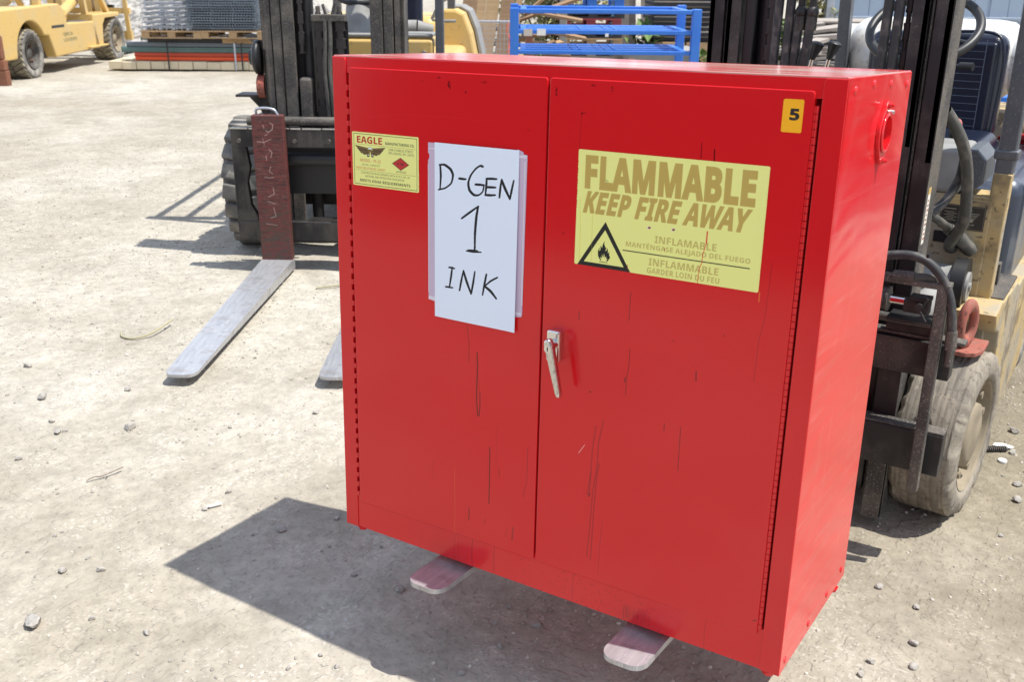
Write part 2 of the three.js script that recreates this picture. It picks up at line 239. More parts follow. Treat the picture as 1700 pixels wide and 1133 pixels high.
// ------------------------------------------------------------------ the red cabinet
const CABM = new THREE.Matrix4().makeBasis(V3(0.999865, 0.016411, 0), V3(-0.016391, 0.998654, -0.049214), V3(-0.000808, 0.049207, 0.998788)).setPosition(0, 0.25635, 0);
const W = 1.0926, H = 1.1121, D = 0.4551;
function onCab(o) { o.position.setFromMatrixPosition(CABM); o.quaternion.setFromRotationMatrix(CABM); return o; }
{
  const cab = onCab(thing('storage_cabinet', 'red steel two-door storage cabinet with yellow warning stickers, raised on the forklift forks', 'cabinet'));
  part('side_panel', [box(0, 0.004, 0, H, -D, -0.001, 0.001)], M.red, cab);
  part('side_panel', [box(W - 0.004, W, 0, H, -D, -0.001, 0.001)], M.redSide, cab);
  part('back_panel', [box(0.004, W - 0.004, 0.001, H - 0.003, -D + 0.001, -D + 0.004)], M.red, cab);
  part('bottom_panel', [box(0.004, W - 0.004, 0.0015, 0.005, -D + 0.004, -0.003)], M.red, cab);
  part('top_panel', [box(0.0015, W - 0.0015, H - 0.012, H + 0.002, -D + 0.002, -0.0012, 0.0018)], M.redLid, cab);
  part('inner_wall', [box(0.006, W - 0.006, 0.02, H - 0.014, -0.032, -0.028)], M.red, cab);
  part('front_stile', [extr([[0, 0], [0.0375, 0], [0.0375, H - 0.007], [0.0335, H - 0.0015], [0, H - 0.0015]], 0.012, 0.001).translate(0, 0, -0.0105)], M.red, cab);
  part('front_stile', [extr([[W, 0], [W - 0.039, 0], [W - 0.039, H - 0.007], [W - 0.035, H - 0.0015], [W, H - 0.0015]], 0.012, 0.001).translate(0, 0, -0.0105)], M.red, cab);
  part('front_header', [box(0.034, W - 0.035, 1.078, H - 0.0005, -0.014, -0.0008, 0.0015)], M.red, cab);
  const railTex = canvasTex(0, W, 0, 0.09, 1600, (g, w, h) => {
    g.fillStyle = 'rgb(216,27,33)'; g.fillRect(0, 0, w, h);
    const r = rng(5); for (let i = 0; i < 150; i++) { const x = (0.63 + 0.2 * (r() + r() - 1)) * w, y = r() * h; g.fillStyle = `rgba(50,5,8,${0.25 + 0.45 * r()})`; g.beginPath(); g.ellipse(x, y, 0.8 + r(), 0.8 + 1.6 * r(), 0, 0, 7); g.fill(); }
    for (const [x, a] of [[0.345, 0.55], [0.40, 0.4], [0.585, 0.25], [0.30, 0.2], [0.31, 0.2], [0.86, 0.25]]) { g.strokeStyle = `rgba(70,8,12,${a})`; g.lineWidth = 2; g.beginPath(); g.moveTo(x * w, h * 0.1); g.quadraticCurveTo((x - 0.004) * w, h * 0.6, (x - 0.001) * w, h * 0.98); g.stroke(); }
    g.strokeStyle = 'rgba(60,8,12,.5)'; for (let i = 0; i < 60; i++) { const x = (0.69 + 0.06 * r()) * w; g.lineWidth = 1; g.globalAlpha = 0.35; g.beginPath(); g.moveTo(x, h * (0.5 + 0.2 * r())); g.lineTo(x + 1, h * (0.8 + 0.2 * r())); g.stroke(); } g.globalAlpha = 1;
  });
  part('front_rail', [box(0.037, W - 0.038, 0.0008, 0.088, -0.014, -0.0008, 0.001)], std({ roughness: 0.15, map: railTex, bumpMap: M.red.bumpMap, bumpScale: 0.0005 }), cab);
  // doors
  const drip = (g, X, Y, pts, wd, col) => { g.strokeStyle = col; g.lineCap = 'round'; g.lineJoin = 'round'; g.lineWidth = wd; g.beginPath(); pts.forEach(([x, y], i) => (i ? g.lineTo(X(x), Y(y)) : g.moveTo(X(x), Y(y)))); g.stroke(); };
  const paint = (g, w, h, s) => { g.fillStyle = 'rgb(216,27,33)'; g.fillRect(0, 0, w, h); const r = rng(s); for (let i = 0; i < 240; i++) { g.fillStyle = r() < 0.7 ? `rgba(120,8,14,${0.05 + 0.2 * r()})` : `rgba(240,150,140,${0.05 + 0.2 * r()})`; g.beginPath(); g.ellipse(r() * w, r() * h, 0.5 + 1.3 * r() * r(), 0.5 + 2 * r() * r(), r() * 3, 0, 7); g.fill(); } for (let i = 0; i < 26; i++) { const x = r() * w, y = r() * h; g.strokeStyle = `rgba(250,190,180,${0.05 + 0.12 * r()})`; g.lineWidth = 1; g.beginPath(); g.moveTo(x, y); g.lineTo(x + 40 * (r() - 0.5), y + 24 * (r() - 0.5)); g.stroke(); } };
  const blot = (g, x, y, rx, ry, a, s) => { const r = rng(s); for (let i = 0; i < 16; i++) { g.fillStyle = `rgba(45,6,10,${a * (0.3 + 0.5 * r())})`; g.beginPath(); g.ellipse(x + rx * (r() - 0.5) * 1.6, y + ry * (r() - 0.5) * 1.6, rx * 0.4 * r() + 0.6, ry * 0.4 * r() + 0.6, 0, 0, 7); g.fill(); } };
  const mkDoor = (x0, x1, draw) => {
    const y0 = 0.073, y1 = 1.0905, map = canvasTex(x0, x1, y0, y1, 980, (g, w, h) => draw(g, w, h, (x) => (x - x0) / (x1 - x0) * w, (y) => (y1 - y) / (y1 - y0) * h));
    return part('door', [extr(rrect(x0, x1, y0, y1, 0.006), 0.02, 0.0018).translate(0, 0, -0.0155)], std({ roughness: 0.15, map, bumpMap: M.red.bumpMap, bumpScale: 0.0005 }), cab);
  };
  const K = 'rgba(40,5,9,.82)', K2 = 'rgba(96,6,14,.6)', K3 = 'rgba(110,8,16,.35)';
  const doorL = mkDoor(0.0475, 0.5402, (g, w, h, X, Y) => {
    paint(g, w, h, 11);
    blot(g, X(0.312), Y(1.066), 6, 15, 0.9, 1); blot(g, X(0.353), Y(1.054), 3, 5, 0.9, 2); blot(g, X(0.245), Y(1.07), 2, 2, 0.9, 3); blot(g, X(0.287), Y(1.079), 9, 3, 0.5, 4); blot(g, X(0.395), Y(1.075), 14, 4, 0.35, 6); blot(g, X(0.50), Y(0.99), 3, 2, 0.5, 8);
    drip(g, X, Y, [[0.360, 0.574], [0.3655, 0.536], [0.366, 0.522], [0.3655, 0.494]], 3.2, K2);
    drip(g, X, Y, [[0.3865, 0.519], [0.388, 0.49], [0.387, 0.45], [0.3865, 0.41], [0.3905, 0.375]], 4.6, K);
    drip(g, X, Y, [[0.3885, 0.47], [0.395, 0.43]], 1.3, K2); drip(g, X, Y, [[0.395, 0.43], [0.3955, 0.40], [0.3935, 0.376]], 3.6, K);
    drip(g, X, Y, [[0.4215, 0.309], [0.423, 0.30], [0.4225, 0.175]], 4.2, K);
    drip(g, X, Y, [[0.369, 0.15], [0.370, 0.135], [0.3685, 0.118]], 3.4, K); drip(g, X, Y, [[0.4125, 0.135], [0.4115, 0.12]], 2.4, K2);
    drip(g, X, Y, [[0.329, 0.235], [0.330, 0.15], [0.330, 0.072]], 3.4, 'rgba(226,110,30,.5)'); drip(g, X, Y, [[0.329, 0.50], [0.3295, 0.235]], 1.2, 'rgba(226,90,40,.25)');
    drip(g, X, Y, [[0.519, 0.335], [0.518, 0.25], [0.513, 0.235], [0.511, 0.215]], 2.4, K2); drip(g, X, Y, [[0.447, 0.27], [0.449, 0.245]], 2.4, K2); drip(g, X, Y, [[0.487, 0.135], [0.4845, 0.105]], 7, 'rgba(100,30,25,.45)'); drip(g, X, Y, [[0.470, 0.13], [0.468, 0.108]], 2.4, K3); drip(g, X, Y, [[0.27, 0.24], [0.27, 0.19]], 1.6, K3); drip(g, X, Y, [[0.439, 0.36], [0.440, 0.27]], 1.4, K3);
    drip(g, X, Y, [[0.10, 0.99], [0.18, 1.0], [0.33, 1.003], [0.42, 0.998]], 1.6, 'rgba(250,170,160,.14)');
  });
  const doorR = mkDoor(0.5447, 1.0425, (g, w, h, X, Y) => {
    paint(g, w, h, 12);
    blot(g, X(0.559), Y(1.066), 5, 17, 0.8, 21); blot(g, X(0.64), Y(1.08), 18, 4, 0.5, 22); blot(g, X(0.676), Y(1.075), 4, 9, 0.45, 23); blot(g, X(0.618), Y(1.03), 10, 5, 0.4, 24);
    drip(g, X, Y, [[0.6145, 1.03], [0.615, 1.02], [0.613, 0.96]], 2.4, K3); drip(g, X, Y, [[0.8545, 0.993], [0.8555, 0.967]], 4, K2); drip(g, X, Y, [[0.879, 0.984], [0.880, 0.96]], 4, K);
    drip(g, X, Y, [[0.736, 0.705], [0.7355, 0.65]], 3.2, K2); drip(g, X, Y, [[0.741, 0.595], [0.741, 0.56], [0.7375, 0.535], [0.7375, 0.50]], 3.2, K2); drip(g, X, Y, [[0.7345, 0.535], [0.734, 0.525]], 3.4, K);
    drip(g, X, Y, [[0.878, 0.577], [0.879, 0.558]], 3.6, K); drip(g, X, Y, [[0.8225, 0.46], [0.8225, 0.445]], 3.6, K2); drip(g, X, Y, [[0.856, 0.46], [0.8565, 0.42], [0.857, 0.37]], 3.4, K2);
    drip(g, X, Y, [[0.677, 0.42], [0.671, 0.37], [0.670, 0.30], [0.6685, 0.265]], 6, K3); drip(g, X, Y, [[0.693, 0.435], [0.684, 0.385], [0.684, 0.34], [0.676, 0.27], [0.674, 0.20], [0.670, 0.125]], 6, K3); drip(g, X, Y, [[0.688, 0.34], [0.684, 0.31], [0.681, 0.24], [0.679, 0.12]], 6, K3); drip(g, X, Y, [[0.670, 0.32], [0.664, 0.265]], 5, K3); drip(g, X, Y, [[0.6685, 0.27], [0.6685, 0.262]], 4, K); drip(g, X, Y, [[0.7025, 0.215], [0.699, 0.165], [0.698, 0.09]], 2.6, K3);
    drip(g, X, Y, [[0.640, 0.352], [0.653, 0.373]], 2.6, 'rgba(250,225,215,.75)'); drip(g, X, Y, [[0.627, 0.65], [0.628, 0.635]], 4, K2);
    drip(g, X, Y, [[1.000, 0.80], [0.997, 0.70], [0.990, 0.66], [0.988, 0.58]], 3, 'rgba(130,14,26,.4)'); drip(g, X, Y, [[0.983, 0.745], [0.983, 0.728]], 3, 'rgba(240,160,50,.8)'); blot(g, X(0.66), Y(0.49), 5, 4, 0.5, 31); blot(g, X(0.829), Y(0.627), 2, 2, 1, 32); blot(g, X(0.925), Y(0.655), 1.6, 1.6, 1, 33); blot(g, X(0.585), Y(0.80), 7, 3, 0.35, 34); blot(g, X(1.035), Y(0.105), 8, 5, 0.6, 35);
  });
  // piano hinges
  for (const [x, d, cut] of [[0.0414, doorL, true], [W - 0.0470, doorR, false]]) {   // every other knuckle of the left one lies back in its notch
    const gs = [rod([x, 0.085, -0.0075], [x, 1.067, -0.0075], 0.0018, 0.0018, 8)];
    for (let k = 0; k < 78; k++) { const y = 0.086 + k * 0.01258; const back = cut && k % 2, r = back ? 0.0028 : 0.0045; gs.push(new THREE.CylinderGeometry(r, r, 0.0114, 10).translate(x - (back ? 0.001 : 0), y + 0.006, back ? -0.0075 : -0.0008)); }
    for (let k = 0; k < 39; k++) { const y = 0.086 + k * 2 * 0.01258; gs.push(box(x - 0.0044, x - 0.002, y + 0.0005, y + 0.0115, -0.012, -0.003)); }
    part('hinge', gs, M.red, d);
  }
  // latch handle on the right door
  const hp = part('handle', [extr(rrect(0.567, 0.5965, 0.541, 0.6075, 0.006), 0.022, 0.004).translate(0, 0, 0.0035)], M.chrome, doorR);
  const lever = extr([[0.0125, 0.004], [0.0108, -0.03], [0.0075, -0.098], [0.004, -0.106], [-0.005, -0.104], [-0.0075, -0.098], [-0.0108, -0.03], [-0.0125, 0.004], [-0.0095, 0.0125], [-0.004, 0.0155], [0.004, 0.0155], [0.0095, 0.0125]], 0.015, 0.0038).scale(0.74, 1, 1).rotateX(0.05).rotateZ(0.22).translate(0.588, 0.582, 0.040);
  lever.name = ''; const lv = part('lever', [lever, rod([0.584, 0.579, 0.02], [0.587, 0.582, 0.044], 0.0105, 0.0095, 20)], M.chromeWorn, hp); lv.userData.label = 'scuffed chrome lever pointing down';
  part('lock_cylinder', [rod([0.5885, 0.578, 0.0535], [0.5885, 0.578, 0.0566], 0.0078, 0.0078, 24)], M.chrome, hp); part('keyhole', [box(0.5873, 0.5897, 0.5735, 0.5825, 0.0560, 0.0569)], M.black, hp);
  // stickers
  const sticker = (door, x0, x1, y0, y1, pw, draw, label) => { const m = std({ roughness: 0.45, map: canvasTex(x0, x1, y0, y1, pw, draw) }); const o = part('sticker', [extr(rrect(x0, x1, y0, y1, 0.003), 0.0007).translate(0, 0, 0.0046)], m, door); o.userData.label = label; };
  const fit = (g, s, x, y, w, h, font, skew = 0, bold = 0) => { g.save(); g.font = font.replace('SZ', '200px'); const m = g.measureText(s), mw = m.actualBoundingBoxLeft + m.actualBoundingBoxRight, mh = m.actualBoundingBoxAscent + m.actualBoundingBoxDescent; g.translate(x, y + h); g.transform(1, 0, -skew, 1, 0, 0); g.scale(w / mw, h / mh); if (bold) { g.strokeStyle = g.fillStyle; g.lineJoin = 'miter'; g.lineWidth = bold; g.strokeText(s, m.actualBoundingBoxLeft, -m.actualBoundingBoxDescent); } g.fillText(s, m.actualBoundingBoxLeft, -m.actualBoundingBoxDescent); g.restore(); };
  const SB = 'bold SZ sans-serif', SR = 'SZ sans-serif';
  sticker(doorR, 0.6125, 0.9805, 0.744, 0.9635, 1280, (g, w, h) => {
    g.fillStyle = 'rgb(243,240,142)'; g.fillRect(0, 0, w, h); const T = 'rgb(196,166,82)', T2 = 'rgb(202,184,100)';
    g.fillStyle = T; g.strokeStyle = T; g.lineJoin = 'miter'; g.miterLimit = 2;
    fit(g, 'FLAMMABLE', 0.047 * w, 0.053 * h, 0.894 * w, 0.262 * h, SB, 0, 13); fit(g, 'KEEP FIRE AWAY', 0.041 * w, 0.352 * h, 0.868 * w, 0.18 * h, SB, 0.22, 10);
    g.fillStyle = T2; fit(g, 'INFLAMABLE', 0.45 * w, 0.658 * h, 0.325 * w, 0.058 * h, SB); fit(g, 'MANTÉNGASE ALEJADO DEL FUEGO', 0.293 * w, 0.725 * h, 0.655 * w, 0.064 * h, SB);
    fit(g, 'INFLAMMABLE', 0.425 * w, 0.852 * h, 0.37 * w, 0.06 * h, SB); fit(g, 'GARDER LOIN DU FEU', 0.418 * w, 0.932 * h, 0.385 * w, 0.048 * h, SB);
    g.fillStyle = 'rgb(24,24,20)'; g.fillRect(0.277 * w, 0.812 * h, 0.672 * w, 0.0085 * h);
    g.beginPath(); g.moveTo(0.172 * w, 0.595 * h); g.lineTo(0.326 * w, h); g.lineTo(0.018 * w, h); g.closePath(); g.fill();
    g.fillStyle = 'rgb(243,240,142)'; g.beginPath(); g.moveTo(0.172 * w, 0.665 * h); g.lineTo(0.288 * w, 0.965 * h); g.lineTo(0.056 * w, 0.965 * h); g.closePath(); g.fill();
    g.fillStyle = 'rgb(24,24,20)'; const F = (p) => { g.beginPath(); p.forEach(([a, b], i) => { const x = (0.172 + a * 0.036) * w, y = (0.94 - b * 0.165) * h; i ? g.lineTo(x, y) : g.moveTo(x, y); }); g.closePath(); g.fill(); };
    F([[-0.55, 0.03], [-0.95, 0.25], [-1.0, 0.5], [-0.75, 0.72], [-0.8, 0.5], [-0.6, 0.6], [-0.62, 0.82], [-0.35, 0.7], [-0.3, 0.85], [-0.02, 1.08], [-0.02, 0.9], [0.28, 0.7], [0.2, 0.55], [0.42, 0.62], [0.38, 0.78], [0.62, 0.6], [0.58, 0.45], [0.85, 0.55], [0.8, 0.4], [1.0, 0.25], [0.6, 0.03]]);
    g.fillStyle = 'rgb(243,240,142)'; F([[-0.4, 0.03], [-0.6, 0.22], [-0.3, 0.16], [-0.35, 0.38], [-0.1, 0.2], [0.0, 0.44], [0.16, 0.2], [0.38, 0.3], [0.36, 0.14], [0.6, 0.2], [0.4, 0.03]]); g.fillStyle = 'rgb(24,24,20)'; g.fillRect(0.146 * w, 0.945 * h, 0.048 * w, 0.005 * h);
    for (const [x, y] of [[0.415, 0.595], [0.545, 0.585]]) { g.fillStyle = 'rgb(238,225,200)'; g.beginPath(); g.ellipse(x * w, y * h, 16, 9, -0.2, 0, 7); g.fill(); g.fillStyle = 'rgb(120,12,18)'; g.beginPath(); g.ellipse(x * w + 2, y * h, 10, 6.5, -0.2, 0, 7); g.fill(); }
    g.strokeStyle = 'rgba(220,40,30,.85)'; g.lineCap = 'round'; g.lineWidth = 9; g.beginPath(); g.moveTo(0.722 * w, 0.565 * h); g.lineTo(0.722 * w, 0.66 * h); g.stroke(); g.lineWidth = 4.5; g.beginPath(); g.moveTo(0.722 * w, 0.66 * h); g.lineTo(0.716 * w, 0.70 * h); g.lineTo(0.708 * w, 0.76 * h); g.lineTo(0.706 * w, 0.83 * h); g.lineTo(0.694 * w, 0.88 * h); g.lineTo(0.692 * w, h); g.stroke();
    g.strokeStyle = 'rgba(150,12,22,.8)'; g.lineWidth = 5; g.beginPath(); g.moveTo(0.506 * w, 0.75 * h); g.lineTo(0.506 * w, 0.772 * h); g.stroke(); g.lineWidth = 4; g.beginPath(); g.moveTo(0.308 * w, 0.935 * h); g.lineTo(0.309 * w, 0.98 * h); g.stroke();
    g.strokeStyle = 'rgba(205,190,40,.6)'; g.lineWidth = 2.5; g.beginPath(); g.moveTo(0.096 * w, 0.55 * h); g.lineTo(0.099 * w, 0.95 * h); g.stroke(); g.beginPath(); g.moveTo(0.018 * w, 0.42 * h); g.lineTo(0.028 * w, 0.7 * h); g.lineTo(0.03 * w, 0.97 * h); g.stroke();
    const r = rng(61); for (let i = 0; i < 60; i++) { g.fillStyle = `rgba(90,80,40,${0.08 + 0.22 * r()})`; g.beginPath(); g.ellipse(r() * w, r() * h, 0.6 + 1.6 * r() * r(), 0.6 + 1.6 * r() * r(), 0, 0, 7); g.fill(); } g.fillStyle = 'rgba(120,150,70,.35)'; g.beginPath(); g.ellipse(0.168 * w, 0.245 * h, 14, 8, 0.5, 0, 7); g.fill();
    g.strokeStyle = 'rgb(196,40,40)'; g.lineWidth = 3; g.setLineDash([9, 14, 3, 22, 14, 8]); g.beginPath(); g.moveTo(1, 0.1 * h); g.lineTo(1, 0.5 * h); g.stroke(); g.setLineDash([]);
  }, 'yellow flammable warning sticker with flame triangle');
  sticker(doorL, 0.054, 0.2345, 0.842, 0.957, 1024, (g, w, h) => {
    g.fillStyle = 'rgb(243,240,142)'; g.fillRect(0, 0, w, h); g.strokeStyle = 'rgb(44,60,30)'; g.lineWidth = 6; g.strokeRect(0.026 * w, 0.033 * h, 0.948 * w, 0.934 * h);
    const R = 'rgb(188,40,24)', O = 'rgb(200,84,40)', G = 'rgb(48,62,30)'; g.lineWidth = 3;
    const line = (y, a = 0.045, b = 0.955) => { g.strokeStyle = 'rgb(110,120,50)'; g.beginPath(); g.moveTo(a * w, y * h); g.lineTo(b * w, y * h); g.stroke(); }; line(0.225); line(0.705);
    g.fillStyle = R; fit(g, 'EAGLE', 0.075 * w, 0.075 * h, 0.385 * w, 0.125 * h, SB, 0, 4); g.fillStyle = G; fit(g, 'MANUFACTURING CO.', 0.51 * w, 0.14 * h, 0.43 * w, 0.052 * h, SB);
    fit(g, '2400 CHARLES STREET', 0.555 * w, 0.25 * h, 0.365 * w, 0.046 * h, SR); fit(g, 'WELLSBURG, WV  26070', 0.555 * w, 0.312 * h, 0.375 * w, 0.05 * h, SR);
    g.fillStyle = O; fit(g, 'MODEL - PI-32', 0.12 * w, 0.487 * h, 0.315 * w, 0.056 * h, SR); fit(g, 'PAINT/INK STORAGE CABINET', 0.052 * w, 0.643 * h, 0.455 * w, 0.04 * h, SR);
    g.fillStyle = G; fit(g, '40 GAL. CAPACITY', 0.145 * w, 0.578 * h, 0.275 * w, 0.036 * h, SR); fit(g, 'APPROVED', 0.665 * w, 0.645 * h, 0.15 * w, 0.036 * h, SR);
    fit(g, 'CONSTRUCTED IN ACCORDANCE WITH N.F.P.A. NO. 30', 0.125 * w, 0.73 * h, 0.74 * w, 0.038 * h, SR); fit(g, 'NATIONAL FIRE PROTECTION ASSOCIATION', 0.195 * w, 0.793 * h, 0.59 * w, 0.036 * h, SR); fit(g, 'MEETS OSHA REQUIREMENTS', 0.11 * w, 0.868 * h, 0.765 * w, 0.062 * h, SB);
    g.fillStyle = 'rgb(196,40,36)'; g.strokeStyle = 'rgb(36,26,20)'; g.lineWidth = 7; g.beginPath(); g.moveTo(0.735 * w, 0.405 * h); g.lineTo(0.855 * w, 0.517 * h); g.lineTo(0.735 * w, 0.628 * h); g.lineTo(0.612 * w, 0.517 * h); g.closePath(); g.fill(); g.stroke(); g.fillStyle = 'rgb(40,20,18)'; fit(g, 'F M', 0.688 * w, 0.493 * h, 0.09 * w, 0.048 * h, SB);
    for (const s of [-1, 1]) { const cx = 0.277 * w, cy = 0.335 * h, P = (pts, c) => { g.fillStyle = c; g.beginPath(); pts.forEach(([a, b], i) => (i ? g.lineTo(cx + s * a * w, cy + b * h) : g.moveTo(cx + s * a * w, cy + b * h))); g.closePath(); g.fill(); g.strokeStyle = 'rgb(34,32,18)'; g.lineWidth = 3; g.stroke(); }; const b1 = 'rgb(122,92,44)', b2 = 'rgb(92,72,34)'; P([[0.035, -0.05], [0.232, -0.085], [0.19, -0.03], [0.045, -0.02]], b1); P([[0.045, -0.02], [0.2, -0.035], [0.165, 0.015], [0.05, 0.01]], b2); P([[0.045, 0.01], [0.17, 0.008], [0.14, 0.055], [0.045, 0.035]], b1); P([[0.035, 0.03], [0.125, 0.045], [0.10, 0.075], [0.04, 0.065]], b2); P([[0, -0.02], [0.045, -0.02], [0.04, 0.07], [0.01, 0.06]], b1); P([[0.015, 0.06], [0.045, 0.07], [0.05, 0.11], [0.015, 0.105]], 'rgb(50,46,30)'); g.fillStyle = '#fff'; g.beginPath(); g.ellipse(cx + s * 0.03 * w, cy + 0.075 * h, 8, 7, 0, 0, 7); g.fill(); }
    g.fillStyle = '#f4f6f8'; g.strokeStyle = 'rgb(40,60,80)'; g.lineWidth = 4; g.beginPath(); g.ellipse(0.277 * w, 0.30 * h, 0.036 * w, 0.034 * h, 0, Math.PI, 0); g.closePath(); g.fill(); g.stroke();
  }, 'small yellow data sticker with red and green print and an eagle emblem');
  sticker(doorR, 0.992, 1.0262, 1.022, 1.0757, 300, (g, w, h) => { g.fillStyle = 'rgb(255,180,4)'; g.fillRect(0, 0, w, h); g.fillStyle = 'rgb(32,26,20)'; fit(g, '5', 0.38 * w, 0.29 * h, 0.43 * w, 0.33 * h, SB, 0, 12); g.fillStyle = 'rgb(230,214,170)'; const r = rng(3); for (let i = 0; i < 8; i++) g.fillRect(w * (0.45 + 0.3 * r()), h * (0.55 + 0.07 * r()), 3, 3); }, 'orange number sticker reading 5');
  // rivets on the right side, feet, vent flange
  const riv = new THREE.SphereGeometry(0.0075, 14, 7, 0, Math.PI * 2, 0, Math.PI / 2).scale(1, 0.45, 1).rotateZ(-Math.PI / 2);
  for (const [y, z] of [[1.092, -0.045], [1.098, -0.165], [1.094, -0.29], [1.090, -0.42], [0.02, -0.03], [0.02, -0.18], [0.022, -0.31], [0.03, -0.42]]) part('rivet', [riv.clone().translate(W - 0.0004, y, z)], M.redSide, cab);
  for (const [x, z] of [[0.028, -0.028], [W - 0.028, -0.026], [0.028, -D + 0.03], [W - 0.012, -D + 0.05]]) { const ft = part('foot', [new THREE.CylinderGeometry(0.015, 0.012, 0.009, 6).translate(x, -0.0145, z)], M.red, cab); part('stud', [rod([x, -0.011, z], [x, 0.002, z], 0.006)], M.black, ft); }
  const R0 = 0.0315, fp = []; for (let k = 0; k < 40; k++) { const a = k / 40 * Math.PI * 2, e = Math.pow(Math.abs(Math.sin(a)), 10) * 0.017; fp.push([Math.cos(a) * 0.0415, Math.sin(a) * (0.0415 + e)]); }
  const hole = new THREE.Path(); hole.absarc(0, 0, R0, 0, Math.PI * 2, true);
  const toSide = (g) => g.rotateY(Math.PI / 2).translate(W, 1.008, -0.262);
  const fl = part('vent_flange', [toSide(extr(fp, 0.0075, 0.001, hole)), latheX([[R0, 0.0075], [R0 + 0.0035, 0.0075], [R0 + 0.0035, 0.010], [R0 + 0.001, 0.0118], [R0 - 0.0015, 0.011], [R0 - 0.0025, -0.048], [0.0, -0.048]], W, 1.008, -0.262, 40)], M.redSide, cab);
  const ribs = []; for (let k = -4; k <= 4; k++) ribs.push(box(W - 0.047, W - 0.022, 1.008 - Math.sqrt(0.0285 ** 2 - (k * 0.0062) ** 2), 1.008 + Math.sqrt(0.0285 ** 2 - (k * 0.0062) ** 2), -0.2625 + k * 0.0062 - 0.0009, -0.2625 + k * 0.0062 + 0.0009));
  part('vent_rib', ribs, M.redSide, fl);
  for (const s of [-1, 1]) part('screw', [rod([W + 0.006, 1.008 + s * 0.050, -0.262], [W + 0.013, 1.008 + s * 0.050, -0.262], 0.006, 0.005, 6), rod([W + 0.013, 1.008 + s * 0.050, -0.262], [W + 0.017, 1.008 + s * 0.050, -0.262], 0.003)], M.redSide, fl);
  part('screw', [rod([W + 0.006, 1.044, -0.288], [W + 0.013, 1.044, -0.288], 0.005, 0.004, 6)], M.worn, fl);

  // the hand-lettered paper sign
  const sign = onCab(thing('paper_sign', 'white paper with black marker lettering in a clear sleeve on the left cabinet door', 'paper sign'));
  const px0 = 0.277, px1 = 0.4825, py0 = 0.581, py1 = 0.9505;
  const map = canvasTex(px0, px1, py0, py1, 800, (g, w, h) => {
    g.fillStyle = 'rgb(234,241,252)'; g.fillRect(0, 0, w, h);
    const q = ([X, Y]) => { let b = 0.5, a = 0.5; for (let i = 0; i < 4; i++) { a = (X - 493) / (415 - 26 * b); b = (Y - 112 - 45 * a) / (843 + 52 * a); } return [a * w, b * h]; };
    const S = (pts, wd0 = 11, wd = wd0 * 1.75) => { const c = new THREE.CatmullRomCurve3(pts.map((p) => { const [x, y] = q(p); return V3(x, y, 0); }), false, 'catmullrom', 0.35), n = pts.length * 14; g.fillStyle = 'rgb(22,20,22)'; const r = rng(Math.round(pts[0][0])); for (let i = 0; i <= n; i++) { const p = c.getPoint(i / n), k = wd * 0.5 * (0.82 + 0.3 * Math.sin(i / n * 3.1 + r() * 0.5)); g.save(); g.translate(p.x, p.y); g.rotate(-0.7); g.beginPath(); g.ellipse(0, 0, k * 1.15, k * 0.72, 0, 0, 7); g.fill(); g.restore(); } };
    S([[522, 218], [525, 270], [521, 334]]); S([[519, 217], [545, 218], [575, 240], [587, 268], [578, 305], [548, 327], [513, 334]]); S([[617, 283], [634, 286], [652, 288]]);
    S([[736, 231], [722, 226], [700, 240], [676, 270], [664, 305], [670, 340], [692, 363], [715, 364], [734, 348], [740, 320]]); S([[698, 313], [718, 315], [741, 318]]);
    S([[753, 288], [751, 325], [747, 365]]); S([[752, 287], [776, 288], [801, 290]]); S([[751, 327], [772, 328], [796, 330]]); S([[747, 364], [770, 366], [794, 366]]);
    S([[814, 378], [818, 335], [824, 292]]); S([[824, 294], [842, 340], [863, 386]]); S([[863, 386], [871, 345], [881, 298]]);
    S([[633, 473], [672, 446], [713, 418]], 13); S([[712, 420], [704, 470], [698, 550], [697, 633]], 13); S([[657, 632], [690, 638], [727, 641]], 9); S([[664, 628], [690, 630], [712, 633]], 6);
    S([[567, 712], [580, 714], [596, 719]], 9); S([[584, 714], [577, 765], [569, 812]]); S([[549, 808], [566, 811], [586, 815]], 9);
    S([[621, 828], [630, 780], [641, 730]]); S([[641, 732], [658, 790], [678, 848]]); S([[678, 848], [688, 795], [697, 736]]);
    S([[752, 752], [743, 800], [733, 855]]); S([[803, 769], [772, 786], [742, 812]]); S([[744, 811], [772, 838], [798, 876]]);
    g.fillStyle = 'rgba(200,205,215,.4)'; for (let i = 0; i < 3; i++) g.fillRect(w * (0.3 + 0.2 * i), h * 0.62, 30, 1);
  });
  const sheet = new THREE.PlaneGeometry(px1 - px0, py1 - py0, 14, 24).translate((px0 + px1) / 2, (py0 + py1) / 2, 0); { const p = sheet.attributes.position; for (let i = 0; i < p.count; i++) { const a = (p.getX(i) - px0) / (px1 - px0), b = (p.getY(i) - py0) / (py1 - py0); p.setZ(i, 0.0068 + 0.0035 * Math.sin(a * 3.14) * (0.6 + 0.4 * Math.sin(b * 5)) + 0.004 * Math.pow(a, 6) * (1 - b)); } sheet.computeVertexNormals(); }
  part('sheet', [sheet], std({ roughness: 0.75, map, side: THREE.DoubleSide }), sign);
  const lav = std({ roughness: 0.35, color: lin(0.62, 0.48, 0.60) }), lavW = std({ roughness: 0.35, color: lin(0.78, 0.70, 0.76) });
